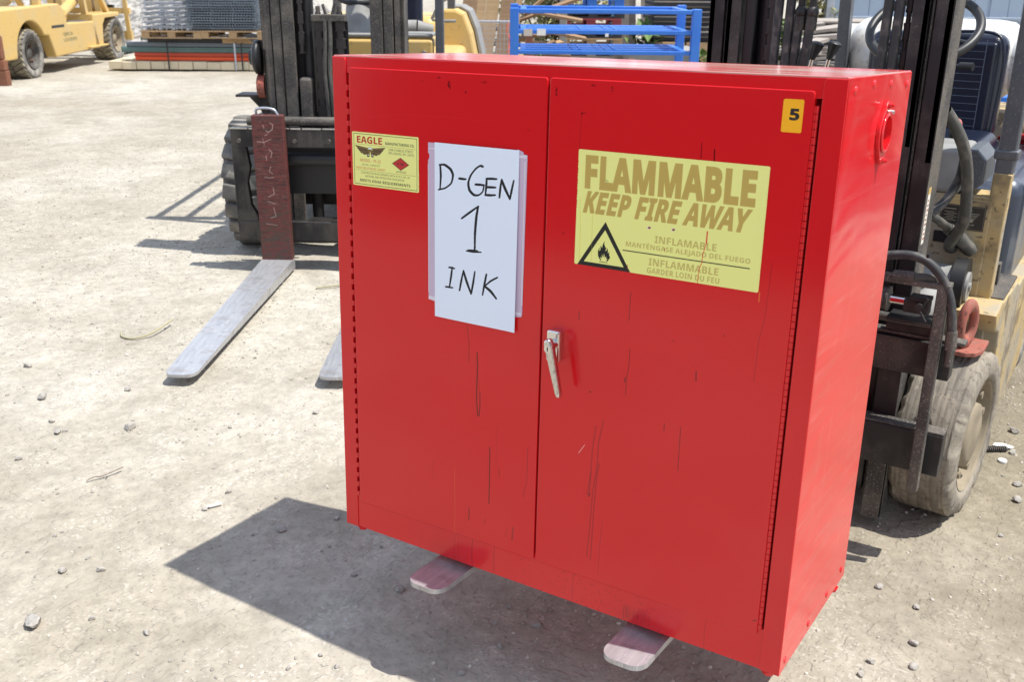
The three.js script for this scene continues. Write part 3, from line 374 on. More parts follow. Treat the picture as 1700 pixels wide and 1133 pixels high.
  each('sleeve', [extr([[0.2595, 0.6165], [0.2795, 0.612], [0.2795, 0.949], [0.2595, 0.949], [0.2595, 0.9285], [0.2625, 0.925], [0.2625, 0.917], [0.2595, 0.913]], 0.0008).translate(0, 0, 0.0048), extr([[0.477, 0.6125], [0.4945, 0.6155], [0.4965, 0.62], [0.500, 0.941], [0.499, 0.9425], [0.491, 0.9435], [0.491, 0.9475], [0.477, 0.952]], 0.0008).translate(0, 0, 0.0048)], lav, sign);
  each('sleeve_edge', [box(0.2593, 0.2606, 0.63, 0.905, 0.0056, 0.0061), box(0.2598, 0.278, 0.6155, 0.6235, 0.0056, 0.0061), box(0.4938, 0.4952, 0.64, 0.93, 0.0056, 0.0061), box(0.4795, 0.494, 0.6185, 0.6245, 0.0056, 0.0061), box(0.4955, 0.4968, 0.64, 0.93, 0.0056, 0.0061), box(0.478, 0.499, 0.936, 0.9415, 0.0056, 0.0061), box(0.2615, 0.278, 0.936, 0.9385, 0.0056, 0.0061)], lavW, sign);
}

// ------------------------------------------------------------------ forklifts
// fork blade: outline in x (across) and a (0 at the heel, L at the tip); top face flat, thins toward the tip
function forkBlade(wd, L, t0, t1, cut) {
  const h = wd / 2, o = [[-h, 0], [h, 0]]; for (let k = 0; k <= 9; k++) { const a = k / 9 * Math.PI / 2; o.push([h - cut + cut * Math.cos(a), L - cut * 1.15 + cut * 1.15 * Math.sin(a)]); } for (let k = 9; k >= 0; k--) { const a = k / 9 * Math.PI / 2; o.push([-h + cut - cut * Math.cos(a), L - cut * 1.15 + cut * 1.15 * Math.sin(a)]); }
  const g = extr(o, 1, 0); const p = g.attributes.position;                       // x, a, 0..1
  const e = 0.003; for (let i = 0; i < p.count; i++) { const x = p.getX(i), a = p.getY(i), k = p.getZ(i); const t = lerp(t0, t1, clamp(a / L)); p.setXYZ(i, x, k > 0.5 ? 0 : -t, a); }
  g.computeVertexNormals(); return g;                                           // lies along +z, top at y = 0
}
function mastChain(x, z, y0, y1, wd, pitch) { const gs = [box(x - wd * 0.33, x + wd * 0.33, y0, y1, z - 0.006, z + 0.006)]; for (let y = y0, k = 0; y < y1; y += pitch, k++) { const w = k % 2 ? wd : wd * 0.62; gs.push(box(x - w / 2, x + w / 2, y, y + pitch * 1.25, z - 0.008, z + 0.008, 0.004)); gs.push(rod([x - wd * 0.56, y + pitch * 0.12, z], [x + wd * 0.56, y + pitch * 0.12, z], 0.005, 0.005, 8)); } return gs; }
const railX = (x0, x1, y0, y1, z0, z1) => [box(x0, x1, y0, y1, z1 - 0.014, z1, 0.003), box(x0, x1, y0, y1, z0, z0 + 0.014, 0.003)];
function smoothTyre(R, wd, rimR, x, y, z) {             // worn solid tyre: ridges round the tread, chipped shoulders
  const h = wd / 2, pr = [[rimR, -h + 0.008], [R - 0.06, -h], [R - 0.028, -h], [R - 0.008, -h + 0.006]]; for (let k = 0; k <= 44; k++) pr.push([R, lerp(-h + 0.02, h - 0.02, k / 44)]); pr.push([R - 0.008, h - 0.006], [R - 0.028, h], [R - 0.06, h], [rimR, h - 0.008], [rimR, -h + 0.008]);
  const g = latheX(pr, 0, 0, 0, 220), p = g.attributes.position;
  for (let i = 0; i < p.count; i++) { const X = p.getX(i), Y = p.getY(i), Z = p.getZ(i), r = Math.hypot(Y, Z), a = (Math.atan2(Z, Y) / 6.28319 + 1) % 1; if (r < R - 0.05) continue; const e = Math.abs(X) / h, rid = -0.0032 * Math.pow(vn(X * 260 + 50, 0.5, 7), 2) - 0.0035 * fbm(a, X * 2 + 0.5, 26, 3, 8, false) , chip = e > 0.72 ? -0.017 * sstep(0.50, 0.8, fbm(a * 40, (X + 1) * 22, 1, 3, 9, false)) * sstep(0.72, 1, e) : -0.009 * sstep(0.72, 0.82, fbm(a * 26, (X + 1) * 16, 1, 2, 10, false)); const k = (r + rid + chip) / r; p.setXYZ(i, X * (1 + (chip < 0 && e > 0.9 ? chip * 3 : 0)), Y * k, Z * k); }
  g.computeVertexNormals(); return g.translate(x, y, z);
}
{
  const b = [0.7, 0, -1.42];
  const t = thing('forklift', 'dusty yellow forklift with black mast behind the red cabinet, carrying it on its forks', 'forklift', b);
  const P = (n, gs, m, par = t) => part(n, gs, m, par, b), PE = (n, gs, m, par = t) => each(n, gs, m, par, b);
  // forks, tilted up slightly like the cabinet they carry
  for (const [cx, len] of [[0.315, 1.11], [0.808, 1.125]]) {
    const g = forkBlade(0.096, len, 0.042, 0.011, 0.03).applyMatrix4(new THREE.Matrix4().makeTranslation(cx, -0.0165, 0.11 - len).premultiply(CABM));
    const y = 0.203, s = box(cx - 0.048 + 0.004, cx + 0.048 + 0.004, y - 0.045, 0.66, -1.03, -0.988, 0.004);
    P('fork', [g, s], M.forkSteel);
  }
  // carriage with side-shifter and load backrest
  P('carriage_bar', [box(0.06, 1.165, 0.545, 0.642, -1.085, -1.032, 0.004)], M.mast); P('carriage_lip', [box(0.06, 1.19, 0.6425, 0.6525, -1.085, -1.045, 0.003)], M.mastDusty); P('carriage_lip', [box(0.06, 1.178, 0.3885, 0.3945, -1.085, -1.036, 0.002)], M.mastDusty);
  P('carriage_bar', [box(0.06, 1.178, 0.268, 0.388, -1.085, -1.034, 0.004)], M.mast);
  PE('carriage_plate', [box(0.10, 0.16, 0.268, 0.642, -1.115, -1.086), box(0.98, 1.04, 0.27, 0.642, -1.115, -1.086), box(0.4, 0.46, 0.27, 0.642, -1.115, -1.086), box(0.80, 0.86, 0.27, 0.642, -1.115, -1.086)], M.mast);
  P('side_shift_cylinder', [rod([0.3, 0.752, -1.0], [0.992, 0.752, -1.0], 0.029, 0.029, 20), rod([0.992, 0.752, -1.0], [0.998, 0.752, -1.0], 0.033, 0.033, 20), rod([0.5, 0.69, -1.04], [1.1, 0.69, -1.04], 0.012)], M.mastDusty);
  P('cylinder_rod', [rod([0.99, 0.752, -1.0], [1.04, 0.752, -1.0], 0.0125, 0.0125, 20)], M.chrome);
  P('clevis', [box(1.036, 1.10, 0.727, 0.762, -1.015, -0.985, 0.004), box(1.05, 1.10, 0.762, 0.772, -1.02, -0.98), rod([1.077, 0.75, -1.02], [1.077, 0.75, -0.965], 0.010, 0.010, 12), rod([1.077, 0.735, -0.972], [1.095, 0.775, -0.972], 0.0028), rod([1.077, 0.745, -0.972], [1.098, 0.715, -0.972], 0.0028), box(1.0, 1.11, 0.70, 0.708, -1.06, -0.98), box(0.99, 1.105, 0.655, 0.69, -1.07, -1.045)], M.mast);
  P('backrest_post', [bar([1.128, 0.235, -0.995], [1.1235, 0.805, -1.005], 0.028, 0.03, [0, 0, 1], 0.004)], M.mastDusty);
  P('backrest_post', [bar([0.112, 0.235, -0.995], [0.1165, 0.805, -1.005], 0.028, 0.03, [0, 0, 1], 0.004)], M.mastDusty);
  P('backrest_rail', [box(0.10, 1.14, 0.797, 0.812, -1.035, -0.99, 0.003)], M.mastDusty);
  // mast
  for (const s of [-1, 1]) {
    const X = (a, c) => (s > 0 ? [0.704 + a, 0.704 + c] : [0.704 - c, 0.704 - a]);
    const o0 = X(0.274, 0.318), o1 = X(0.300, 0.318), i0 = X(0.222, 0.264), i1 = X(0.247, 0.264);
    const orl = P('outer_rail', [box(...o0, 0.045, 2.12, -1.165, -1.150, 0.003), box(...o1, 0.045, 2.12, -1.285, -1.150, 0.003), box(...o0, 0.045, 2.12, -1.285, -1.270, 0.003)], M.mast);
    if (s > 0) { const e = 0.704 + 0.318; P('rail_side', [box(e, e + 0.0008, 0.24, 2.12, -1.284, -1.152)], M.mastDusty, orl); const st = P('warning_strip', [box(e + 0.0008, e + 0.0014, 0.86, 0.995, -1.205, -1.175)], std({ roughness: 0.6, map: canvasTex(b[2] - 1, b[2], 0, 1, 8, (g, w, h) => { g.fillStyle = '#ddd8cc'; g.fillRect(0, 0, w, h); }) }), orl); P('warning_strip', [box(e + 0.0008, e + 0.0016, 0.995, 1.012, -1.205, -1.175)], M.yellow, orl); const marks = []; for (let k = 0; k < 9; k++) marks.push(box(e + 0.0014, e + 0.002, 0.872 + k * 0.013, 0.877 + k * 0.013, -1.2 + (k % 3) * 0.004, -1.182)); P('strip_mark', marks, M.redOxide, orl); }
    P('inner_rail', [box(...i0, 0.12, 2.12, -1.155, -1.138, 0.003), box(...i1, 0.12, 2.12, -1.262, -1.138, 0.003), box(...i0, 0.12, 2.12, -1.262, -1.247, 0.003)], M.mast);
    P('mast_foot', [box(o0[0] - 0.003, o0[1] + 0.004, 0.035, 0.235, -1.172, -1.146, 0.003), box(s > 0 ? o0[1] - 0.002 : o0[0] - 0.004, s > 0 ? o0[1] + 0.004 : o0[0] + 0.002, 0.035, 0.235, -1.29, -1.1465)], M.mastDusty);
    P('rail_edge', [box(0.704 + s * 0.2685 - 0.0025, 0.704 + s * 0.2685 + 0.0025, 0.1, 2.1, -1.166, -1.156)], M.mastDusty);
  }
  PE('mast_crossbar', [box(0.4, 1.0, 0.30, 0.40, -1.285, -1.268), box(0.4, 1.0, 2.02, 2.12, -1.285, -1.268)], M.mast);
  PE('lift_cylinder', [rod([0.535, 0.1, -1.21], [0.535, 2.0, -1.21], 0.026, 0.026, 20), rod([0.862, 0.1, -1.24], [0.862, 0.7, -1.24], 0.02, 0.02, 20)], M.black);
  P('lift_chain', mastChain(0.566, -1.16, 0.6, 2.05, 0.03, 0.034), M.chain); P('lift_chain', mastChain(0.912, -1.175, 0.6, 2.05, 0.016, 0.034), M.chain);
  P('lift_chain_guard', [box(0.49, 0.512, 0.2, 2.08, -1.2, -1.155)], M.black);
  for (const [x, z] of [[0.586, -1.14], [0.618, -1.14], [0.866, -1.15], [0.894, -1.15]]) P('mast_hose', [tube([[x + 0.004, 2.05, z], [x, 1.5, z], [x - 0.003, 1.2, z], [x + 0.004, 0.7, z]], 0.0125, 30)], M.hose);
  for (const x of [0.642, 0.672]) { const hz = P('mast_hose', [tube([[x + 0.002, 1.44, -1.14], [x, 1.39, -1.14], [x - 0.005, 1.33, -1.145], [x - 0.024, 1.25, -1.16], [x - 0.05, 1.15, -1.17], [x - 0.06, 1.0, -1.17]], 0.0125, 36)], M.hose); P('hose_fitting', [rod([x + 0.003, 1.40, -1.14], [x + 0.004, 1.435, -1.14], 0.0155, 0.0155, 8), new THREE.SphereGeometry(0.0165, 12, 10).translate(x + 0.0045, 1.445, -1.14), rod([x + 0.004, 1.45, -1.14], [x + 0.01, 2.0, -1.14], 0.009, 0.009, 10)], M.mast, hz); }
  // hoses of the side-shifter
  const h1 = P('hydraulic_hose', [tube([[0.93, 0.845, -1.01], [0.974, 0.863, -1.0], [1.032, 0.873, -1.0], [1.075, 0.863, -1.0], [1.108, 0.836, -1.0], [1.136, 0.792, -1.0], [1.153, 0.735, -1.0], [1.159, 0.69, -1.0]], 0.0115, 50)], M.hose);
  P('hose_fitting', [rod([1.159, 0.695, -1.0], [1.162, 0.645, -1.0], 0.0145, 0.0145, 8), rod([1.162, 0.645, -1.0], [1.163, 0.60, -1.0], 0.010, 0.010, 8)], M.mastDusty, h1); P('hose_clip', [rod([1.075, 0.873, -1.0], [1.077, 0.883, -1.0], 0.006, 0.005, 6)], M.black, h1);
  const h2 = P('hydraulic_hose', [tube([[1.05, 0.818, -1.0], [1.085, 0.818, -1.01], [1.11, 0.80, -1.03], [1.13, 0.74, -1.08]], 0.0115, 30)], M.hoseDusty);
  P('hose_fitting', [rod([0.95, 0.812, -1.0], [1.002, 0.815, -1.0], 0.008, 0.008, 8)], M.mastDusty, h2); P('hose_fitting', [rod([1.0, 0.815, -1.0], [1.052, 0.818, -1.0], 0.0155, 0.0155, 8)], M.mastDusty, h2);
  // wheels
  const wheel = (x, z, R, wd, m, sgn, turn = 0) => { const T = (g) => g.translate(-x, 0, -z).rotateY(turn).translate(x, 0, z);
    const y = R - 0.006, w = P('wheel', [T(smoothTyre(R, wd, R * 0.66, x, y, z))], m);
    P('rim', [T(latheX([[R * 0.665, wd * 0.5 - 0.006], [R * 0.64, wd * 0.5 - 0.012], [R * 0.60, wd * 0.2], [R * 0.57, wd * 0.22], [R * 0.40, wd * 0.26], [R * 0.38, wd * 0.42], [R * 0.28, wd * 0.46], [0, wd * 0.47]].map(([a, c]) => [a, sgn * c]), x, y, z, 48))], M.rimDusty, w);
    const nuts = []; for (let k = 0; k < 8; k++) { const a = k / 8 * 6.283 + 0.3; nuts.push(T(rod([x + sgn * wd * 0.2, y + Math.cos(a) * R * 0.485, z + Math.sin(a) * R * 0.485], [x + sgn * wd * 0.41, y + Math.cos(a) * R * 0.485, z + Math.sin(a) * R * 0.485], 0.013, 0.012, 6))); } PE('wheel_nut', nuts, M.rimDusty, w);
    return w;
  };
  wheel(1.13, -1.42, 0.256, 0.185, M.tyreDusty, 1, -0.085); wheel(0.265, -1.42, 0.256, 0.185, M.tyreDusty, -1); wheel(1.12, -2.85, 0.215, 0.15, M.tyre, 1); wheel(0.28, -2.85, 0.215, 0.15, M.tyre, -1);
  P('axle', [rod([0.3, 0.25, -1.42], [1.1, 0.25, -1.42], 0.06)], M.mast);
  // body: frame and fender on each side, cowl, floor, hood, counterweight
  const prof = [[-1.69, 0.10], [-1.69, 0.40], [-1.66, 0.50], [-1.56, 0.535], [-1.50, 0.60], [-1.60, 0.615], [-1.70, 0.60], [-1.98, 0.585], [-2.04, 0.56], [-3.02, 0.56], [-3.02, 0.42], [-2.6, 0.36], [-2.6, 0.10]];
  P('frame_side', [sideX(prof.slice().reverse(), 1.08, 1.205, 0.006)], M.yellowDirty); P('frame_side', [sideX(prof.slice().reverse(), 0.195, 0.32, 0.006)], M.yellowDirty);
  P('step_plate', [box(1.09, 1.20, 0.600, 0.612, -1.96, -1.66, 0.003), box(1.115, 1.16, 0.60, 0.68, -1.84, -1.80)], M.mastDusty);
  P('frame', [box(0.32, 1.08, 0.12, 0.42, -3.0, -1.72), box(0.35, 1.05, 0.42, 0.5, -2.3, -1.75)], M.mast);
  const cowl = P('cowl', [box(0.26, 1.125, 0.36, 0.905, -1.665, -1.64, 0.004), box(0.26, 1.125, 0.895, 0.915, -1.78, -1.645, 0.006)], M.yellowDirty);
  const plateMap = canvasTex(0.985, 1.112, 0.812, 0.886, 640, (g, w, h) => { g.fillStyle = 'rgb(46,42,36)'; g.fillRect(0, 0, w, h); g.strokeStyle = 'rgb(120,112,96)'; g.lineWidth = 6; g.strokeRect(14, 14, w - 28, h - 28); g.fillStyle = 'rgb(150,142,124)'; g.fillRect(50, 60, 170, 14); g.fillRect(330, 60, 120, 12); g.font = 'bold 40px sans-serif'; g.fillText('CATERPILLAR', 250, 300); g.font = '26px sans-serif'; g.fillText('INDUSTRIAL INC.', 270, 340); for (let k = 0; k < 6; k++) { g.fillRect(50 + (k % 2) * 40, 110 + k * 26, 150, 8); g.fillRect(260, 110 + k * 26, 300 - k * 18, 9); } g.fillRect(330, 200, 150, 40); });
  P('data_plate', [box(0.985, 1.112, 0.812, 0.886, -1.64, -1.638)], std({ roughness: 0.5, map: plateMap }), cowl);
  P('data_plate', [box(0.975, 1.03, 0.765, 0.80, -1.64, -1.638)], M.black, cowl);
  P('dash_panel', [box(0.34, 1.03, 0.915, 1.052, -1.86, -1.64, 0.018)], M.grey); P('dash_edge', [extr([[1.032, 0.915], [1.05, 0.915], [1.085, 0.95], [1.085, 1.02], [1.058, 1.05], [1.032, 1.05]], 0.2, 0.004).translate(0, 0, -1.86)], M.guard);
  for (const s of [-1, 1]) {
    const x = 0.7 + s * 0.438; P('guard_base', [box(x - 0.026, x + 0.026, 0.42, 0.99, -1.70, -1.645, 0.006)], M.yellowDirty);
    P('guard_leg', [box(x - 0.026, x + 0.026, 0.985, 2.10, -1.695, -1.65, 0.008), box(x - 0.034, x + 0.034, 1.03, 1.06, -1.70, -1.645, 0.008)], M.guard);
    P('guard_leg', [bar([0.7 + s * 0.42, 0.9, -2.98], [0.7 + s * 0.42, 2.10, -2.85], 0.05, 0.05, [1, 0, 0], 0.006)], M.guard);
  }
  P('guard_roof', [box(0.24, 1.16, 2.10, 2.15, -1.71, -1.65, 0.006), box(0.24, 1.16, 2.10, 2.15, -2.9, -2.84, 0.006), ...[0.25, 0.4, 0.55, 0.7, 0.85, 1.0, 1.11].map((x) => box(x, x + 0.035, 2.12, 2.15, -2.86, -1.70))], M.guard);
  P('hood', [box(0.27, 1.165, 0.43, 0.905, -3.0, -2.06, 0.06), box(0.3, 1.13, 0.50, 0.895, -2.07, -1.90, 0.05)], M.hood);
  P('counterweight', [box(0.2, 1.2, 0.35, 1.0, -3.55, -3.0, 0.06)], M.yellowDirty);
  // seat
  const back = P('seat_back', [box(0.44, 0.955, 0.93, 1.33, -2.84, -2.71, 0.05), box(0.47, 0.925, 0.96, 1.30, -2.72, -2.69, 0.02)], M.vinyl); back.userData.label = 'dark blue vinyl seat back with ribbed centre';
  const ribs = []; for (let k = 0; k < 12; k++) ribs.push(box(0.50, 0.885, 0.985 + k * 0.028, 0.987 + k * 0.028, -2.6895, -2.6885)); ribs.push(box(0.885, 0.888, 0.975, 1.31, -2.6895, -2.6885), box(0.50, 0.503, 0.975, 1.31, -2.6895, -2.6885)); P('stitching', ribs, M.stitch, back);
  P('seat_piping', [tube([[0.944, 0.94, -2.70], [0.952, 1.1, -2.70], [0.948, 1.27, -2.70], [0.92, 1.325, -2.71], [0.7, 1.333, -2.72]], 0.006, 40, 8)], M.vinyl, back);
  P('seat_cushion', [box(0.44, 0.985, 0.865, 0.975, -2.72, -2.25, 0.05), sideX([[-2.7, 0.84], [-2.27, 0.84], [-2.24, 0.88], [-2.27, 0.90], [-2.7, 0.90]].reverse(), 0.5, 0.94, 0.01)], M.vinyl);
  // controls
  P('steering_wheel', [new THREE.TorusGeometry(0.187, 0.0165, 14, 60).rotateX(-Math.PI / 2 + 0.62).translate(0.71, 1.355, -2.40), ...[0.4, 2.5, 4.6].map((a) => { const q = V3(Math.cos(a) * 0.187, 0, Math.sin(a) * 0.187).applyAxisAngle(V3(1, 0, 0), 0.62); return rod([0.71, 1.335, -2.385], [0.71 + q.x, 1.355 + q.y, -2.40 + q.z], 0.009); }), new THREE.CylinderGeometry(0.05, 0.06, 0.05, 24).rotateX(0.62).translate(0.71, 1.335, -2.385)], M.black);
  P('steering_column', [rod([0.71, 1.34, -2.38], [0.71, 0.9, -1.95], 0.03, 0.045)], M.black);
  P('turn_lever', [rod([0.74, 1.24, -2.25], [0.905, 1.245, -2.21], 0.008), rod([0.88, 1.245, -2.21], [0.925, 1.246, -2.20], 0.014)], M.black);
  for (const [x, y, z] of [[0.475, 1.285, -1.74], [0.518, 1.31, -1.74], [0.572, 1.313, -1.74]]) { const l = P('control_lever', [rod([x - 0.055, 1.05, z - 0.02], [x - 0.008, y - 0.03, z], 0.008)], M.chrome); P('lever_knob', [rod([x - 0.009, y - 0.032, z], [x + 0.006, y + 0.018, z], 0.008, 0.021, 20), new THREE.SphereGeometry(0.0212, 20, 10).scale(1, 0.35, 1).rotateZ(-0.28).translate(x + 0.006, y + 0.018, z)], M.black, l); }
  const pb = P('brake_lever', [rod([0.90, 0.92, -2.2], [0.90, 1.045, -2.2], 0.019, 0.019, 16)], M.black); P('brake_knob', [new THREE.SphereGeometry(0.0205, 16, 10).translate(0.90, 1.052, -2.2)], std({ roughness: 0.4, color: lin(0.42, 0.13, 0.12) }), pb);
  // gas tank lying across behind the seat
  const tk = P('gas_tank', [latheX([[0, -0.36], [0.07, -0.355], [0.12, -0.335], [0.15, -0.295], [0.158, -0.24], [0.158, 0.24], [0.15, 0.295], [0.12, 0.335], [0.07, 0.355], [0, 0.36]], 0.625, 1.21, -3.1, 48)], M.tank);
  PE('tank_collar', [latheX([[0.118, -0.38], [0.124, -0.38], [0.124, -0.32], [0.118, -0.32]], 0.625, 1.21, -3.1, 32), latheX([[0.128, 0.31], [0.134, 0.31], [0.134, 0.375], [0.128, 0.375]], 0.625, 1.21, -3.1, 32)], M.tank, tk);
  PE('tank_cradle', [box(0.40, 0.44, 0.98, 1.07, -3.2, -3.0), box(0.82, 0.86, 0.98, 1.07, -3.2, -3.0)], M.mast, tk);
  // hoses and tilt cylinder in front of the cowl
  const hA = P('hydraulic_hose', [tube([[1.012, 1.2, -1.30], [1.032, 1.165, -1.33], [1.06, 1.105, -1.36], [1.075, 1.03, -1.40], [1.079, 0.95, -1.44], [1.075, 0.87, -1.49], [1.052, 0.815, -1.54], [1.036, 0.78, -1.572], [1.032, 0.762, -1.60], [1.036, 0.752, -1.63]], 0.0165, 50)], M.hoseDusty);
  P('hydraulic_hose', [tube([[1.06, 1.06, -1.42], [1.052, 1.0, -1.44], [1.03, 0.94, -1.42], [1.0, 0.9, -1.38]], 0.0125, 30)], M.hose);
  const hB = P('hydraulic_hose', [tube([[0.97, 0.90, -1.42], [1.0, 0.87, -1.48], [1.034, 0.828, -1.55]], 0.0125, 20)], M.hoseDusty); P('hose_fitting', [rod([1.028, 0.834, -1.54], [1.058, 0.795, -1.585], 0.018, 0.018, 6), rod([1.052, 0.803, -1.576], [1.064, 0.787, -1.594], 0.0225, 0.0225, 6), rod([1.060, 0.792, -1.588], [1.09, 0.752, -1.632], 0.0215, 0.0215, 6)], M.hoseDusty, hB);
  P('tilt_cylinder', [rod([0.99, 0.60, -1.25], [1.045, 0.655, -1.66], 0.042, 0.042, 24), rod([0.98, 0.655, -1.57], [1.062, 0.655, -1.57], 0.060, 0.060, 28)], M.grey);
  const cm = P('cylinder_mount', [rod([1.062, 0.66, -1.575], [1.10, 0.66, -1.575], 0.078, 0.078, 32)], M.black); P('pin_plate', [rod([1.10, 0.655, -1.575], [1.108, 0.655, -1.575], 0.045, 0.045, 28), rod([1.108, 0.655, -1.575], [1.114, 0.655, -1.575], 0.014, 0.014, 6)], M.grey, cm);
  // lifting eye in red primer on its bracket over the front wheel
  const eye = P('eye_bracket', [extr([[1.105, -0.0], [1.20, -0.0], [1.20, 0.10], [1.185, 0.135], [1.16, 0.15], [1.105, 0.15]].map(([x, z]) => [x, z]), 0.014, 0.003).rotateX(Math.PI / 2).translate(0, 0.532, -1.475)], M.redOxide);
  P('lifting_eye', [new THREE.TorusGeometry(0.037, 0.0135, 12, 40).scale(0.92, 1.5, 1).rotateY(1.22).translate(1.146, 0.602, -1.375)], M.redOxide, eye);
}
{
  // second forklift, facing left of the camera: axes x across, z forward from the front axle
  const s0 = -0.62, d0 = -3.7, FX = 0.5201, FZ = 0.8541, base = [s0 * FZ + d0 * FX, 0, -s0 * FX + d0 * FZ];
  const t = thing('forklift', 'yellow forklift with dark mast and empty lowered forks standing left of the cabinet', 'forklift', base, Math.atan2(FX, FZ));
  const P = (n, gs, m, par = t) => part(n, gs, m, par), PE = (n, gs, m, par = t) => each(n, gs, m, par);
  const scr = canvasTex(-0.40, -0.22, 0.04, 0.84, 256, (g, w, h) => {
    const r = rng(8); g.fillStyle = 'rgb(98,52,48)'; g.fillRect(0, 0, w, h);
    for (let i = 0; i < 900; i++) { const y = r() * h, dk = y > (0.5 + 0.25 * r()) * h || y < 0.04 * h; g.fillStyle = dk && r() < 0.85 ? `rgba(70,62,54,${0.35 + 0.5 * r()})` : r() < 0.45 ? `rgba(52,36,34,${0.2 + 0.4 * r()})` : r() < 0.6 ? `rgba(118,96,84,${0.1 + 0.3 * r()})` : `rgba(128,40,42,${0.2 + 0.3 * r()})`; g.fillRect(r() * w - 20, y, 10 + 70 * r(), 2 + 9 * r()); }
    g.strokeStyle = 'rgba(205,185,178,.6)'; g.lineCap = 'round'; const S = (p, wd = 6) => { g.lineWidth = wd; g.beginPath(); p.forEach(([x, y], i) => (i ? g.lineTo(x * w, y * h) : g.moveTo(x * w, y * h))); g.stroke(); };
    S([[0.62, 0.05], [0.7, 0.06], [0.68, 0.09], [0.56, 0.11], [0.5, 0.10]], 7); S([[0.42, 0.065], [0.44, 0.085]]); S([[0.45, 0.13], [0.52, 0.125]]); S([[0.22, 0.17], [0.4, 0.175], [0.55, 0.16], [0.62, 0.155]], 6); S([[0.38, 0.15], [0.42, 0.19]], 4); S([[0.55, 0.22], [0.62, 0.24], [0.58, 0.27]]); S([[0.44, 0.26], [0.45, 0.29]]); S([[0.56, 0.33], [0.5, 0.36], [0.6, 0.38]], 5); S([[0.35, 0.40], [0.5, 0.405], [0.62, 0.40]], 5); S([[0.58, 0.47], [0.6, 0.51], [0.42, 0.53]], 6); S([[0.4, 0.56], [0.6, 0.575]], 5); S([[0.55, 0.60], [0.6, 0.66], [0.44, 0.67]], 5); S([[0.3, 0.71], [0.62, 0.72]], 4);
    for (let i = 0; i < 90; i++) { g.fillStyle = `rgba(210,200,190,${0.15 + 0.3 * r()})`; g.fillRect(r() * w, r() * h, 2 + 3 * r(), 2 + 4 * r()); }
  });
  const shankM = std({ roughness: 0.6, metalness: 0.15, map: scr, bumpMap: M.forkSteel.bumpMap, bumpScale: 0.0006 });
  for (const [cx, i] of [[-0.303, 0], [0.30, 1]]) {
    const bl = forkBlade(0.152, 1.62, 0.055, 0.012, 0.045); { const p = bl.attributes.position; for (let k = 0; k < p.count; k++) { const a = clamp(p.getZ(k) / 1.62); p.setX(k, p.getX(k) * lerp(1.12, 0.82, a)); } bl.computeVertexNormals(); bl.translate(cx, 0.075, 0.66).rotateX(0); const q = bl.attributes.position; for (let k = 0; k < q.count; k++) q.setY(k, q.getY(k) - 0.022 * clamp((q.getZ(k) - 0.66) / 1.62)); }
    const fk = P('fork', [bl], M.forkSteel); const sh = P('shank', [box(cx - 0.082, cx + 0.082, 0.022, 0.838, 0.645, 0.70, 0.006)], i ? M.forkRed : shankM, fk); if (!i) sh.userData.label = 'red fork shank with faded white scrawl';
    P('fork_pin', [tube([[cx - 0.06, 0.83, 0.66], [cx - 0.06, 0.862, 0.665], [cx + 0.03, 0.862, 0.665], [cx + 0.05, 0.835, 0.665]], 0.007, 20, 8)], M.galv, fk);
  }
  P('carriage_bar', [box(-0.515, 0.515, 0.665, 0.765, 0.585, 0.645, 0.006)], M.mast); P('carriage_bar', [box(-0.50, 0.50, 0.165, 0.272, 0.60, 0.645, 0.006), box(-0.13, 0.13, 0.272, 0.29, 0.61, 0.64)], M.mast);
  { const q = rng(17); let x = -0.515; while (x < 0.5) { const L = 0.03 + 0.09 * q(); part('worn_edge', [box(x, Math.min(x + L, 0.515), 0.758 + 0.003 * q(), 0.7665, 0.642, 0.6462, 0.001)], M.worn, t); x += L + 0.004 + 0.01 * q(); } } for (const x of [-0.47, -0.18, 0.0, 0.18, 0.45]) P('bolt', [rod([x, 0.70, 0.643], [x, 0.70, 0.656], 0.012, 0.011, 6)], M.mastDusty);
  P('carriage_pipe', [rod([-0.43, 0.795, 0.60], [0.43, 0.795, 0.60], 0.024, 0.024, 16)], M.mastDusty);
  for (const s of [-1, 1]) P('carriage_side', [extr([[-0.515, 0.17], [-0.39, 0.17], [-0.405, 0.30], [-0.435, 0.36], [-0.445, 0.48], [-0.425, 0.56], [-0.44, 0.67], [-0.515, 0.67]].map(([x, y]) => [s > 0 ? x : -x, y]).slice()[s > 0 ? 'slice' : 'reverse'](), 0.04, 0.004).translate(0, 0, 0.60)], M.mast);
  P('carriage_rod', [rod([-0.40, 0.595, 0.57], [0.40, 0.595, 0.57], 0.036, 0.036, 20), box(-0.3, 0.3, 0.40, 0.66, 0.50, 0.53)], M.black);
  for (const s of [-1, 1]) {
    const X = (a, c) => (s < 0 ? [-c, -a] : [a, c]);
    P('outer_rail', [box(...X(0.325, 0.376), 0.10, 2.18, 0.38, 0.40, 0.004), box(...X(0.352, 0.376), 0.10, 2.18, 0.22, 0.40, 0.004), box(...X(0.325, 0.376), 0.10, 2.18, 0.22, 0.24, 0.004)], M.mastDusty);
    P('middle_rail', [box(...X(0.270, 0.319), 0.12, 2.18, 0.385, 0.407, 0.004), box(...X(0.298, 0.319), 0.12, 2.18, 0.24, 0.40, 0.004)], M.mastDusty);
    P('inner_rail', [box(...X(0.200, 0.263), 0.14, 2.18, 0.39, 0.412, 0.004), box(...X(0.240, 0.263), 0.14, 2.18, 0.25, 0.41, 0.004)], M.mastDusty);
  }
  PE('mast_crossbar', [box(-0.35, 0.35, 0.30, 0.42, 0.24, 0.265), box(-0.35, 0.35, 2.05, 2.16, 0.24, 0.265), box(-0.22, 0.22, 2.0, 2.1, 0.38, 0.40), box(-0.25, 0.25, 0.45, 0.80, 0.3, 0.32)], M.black);
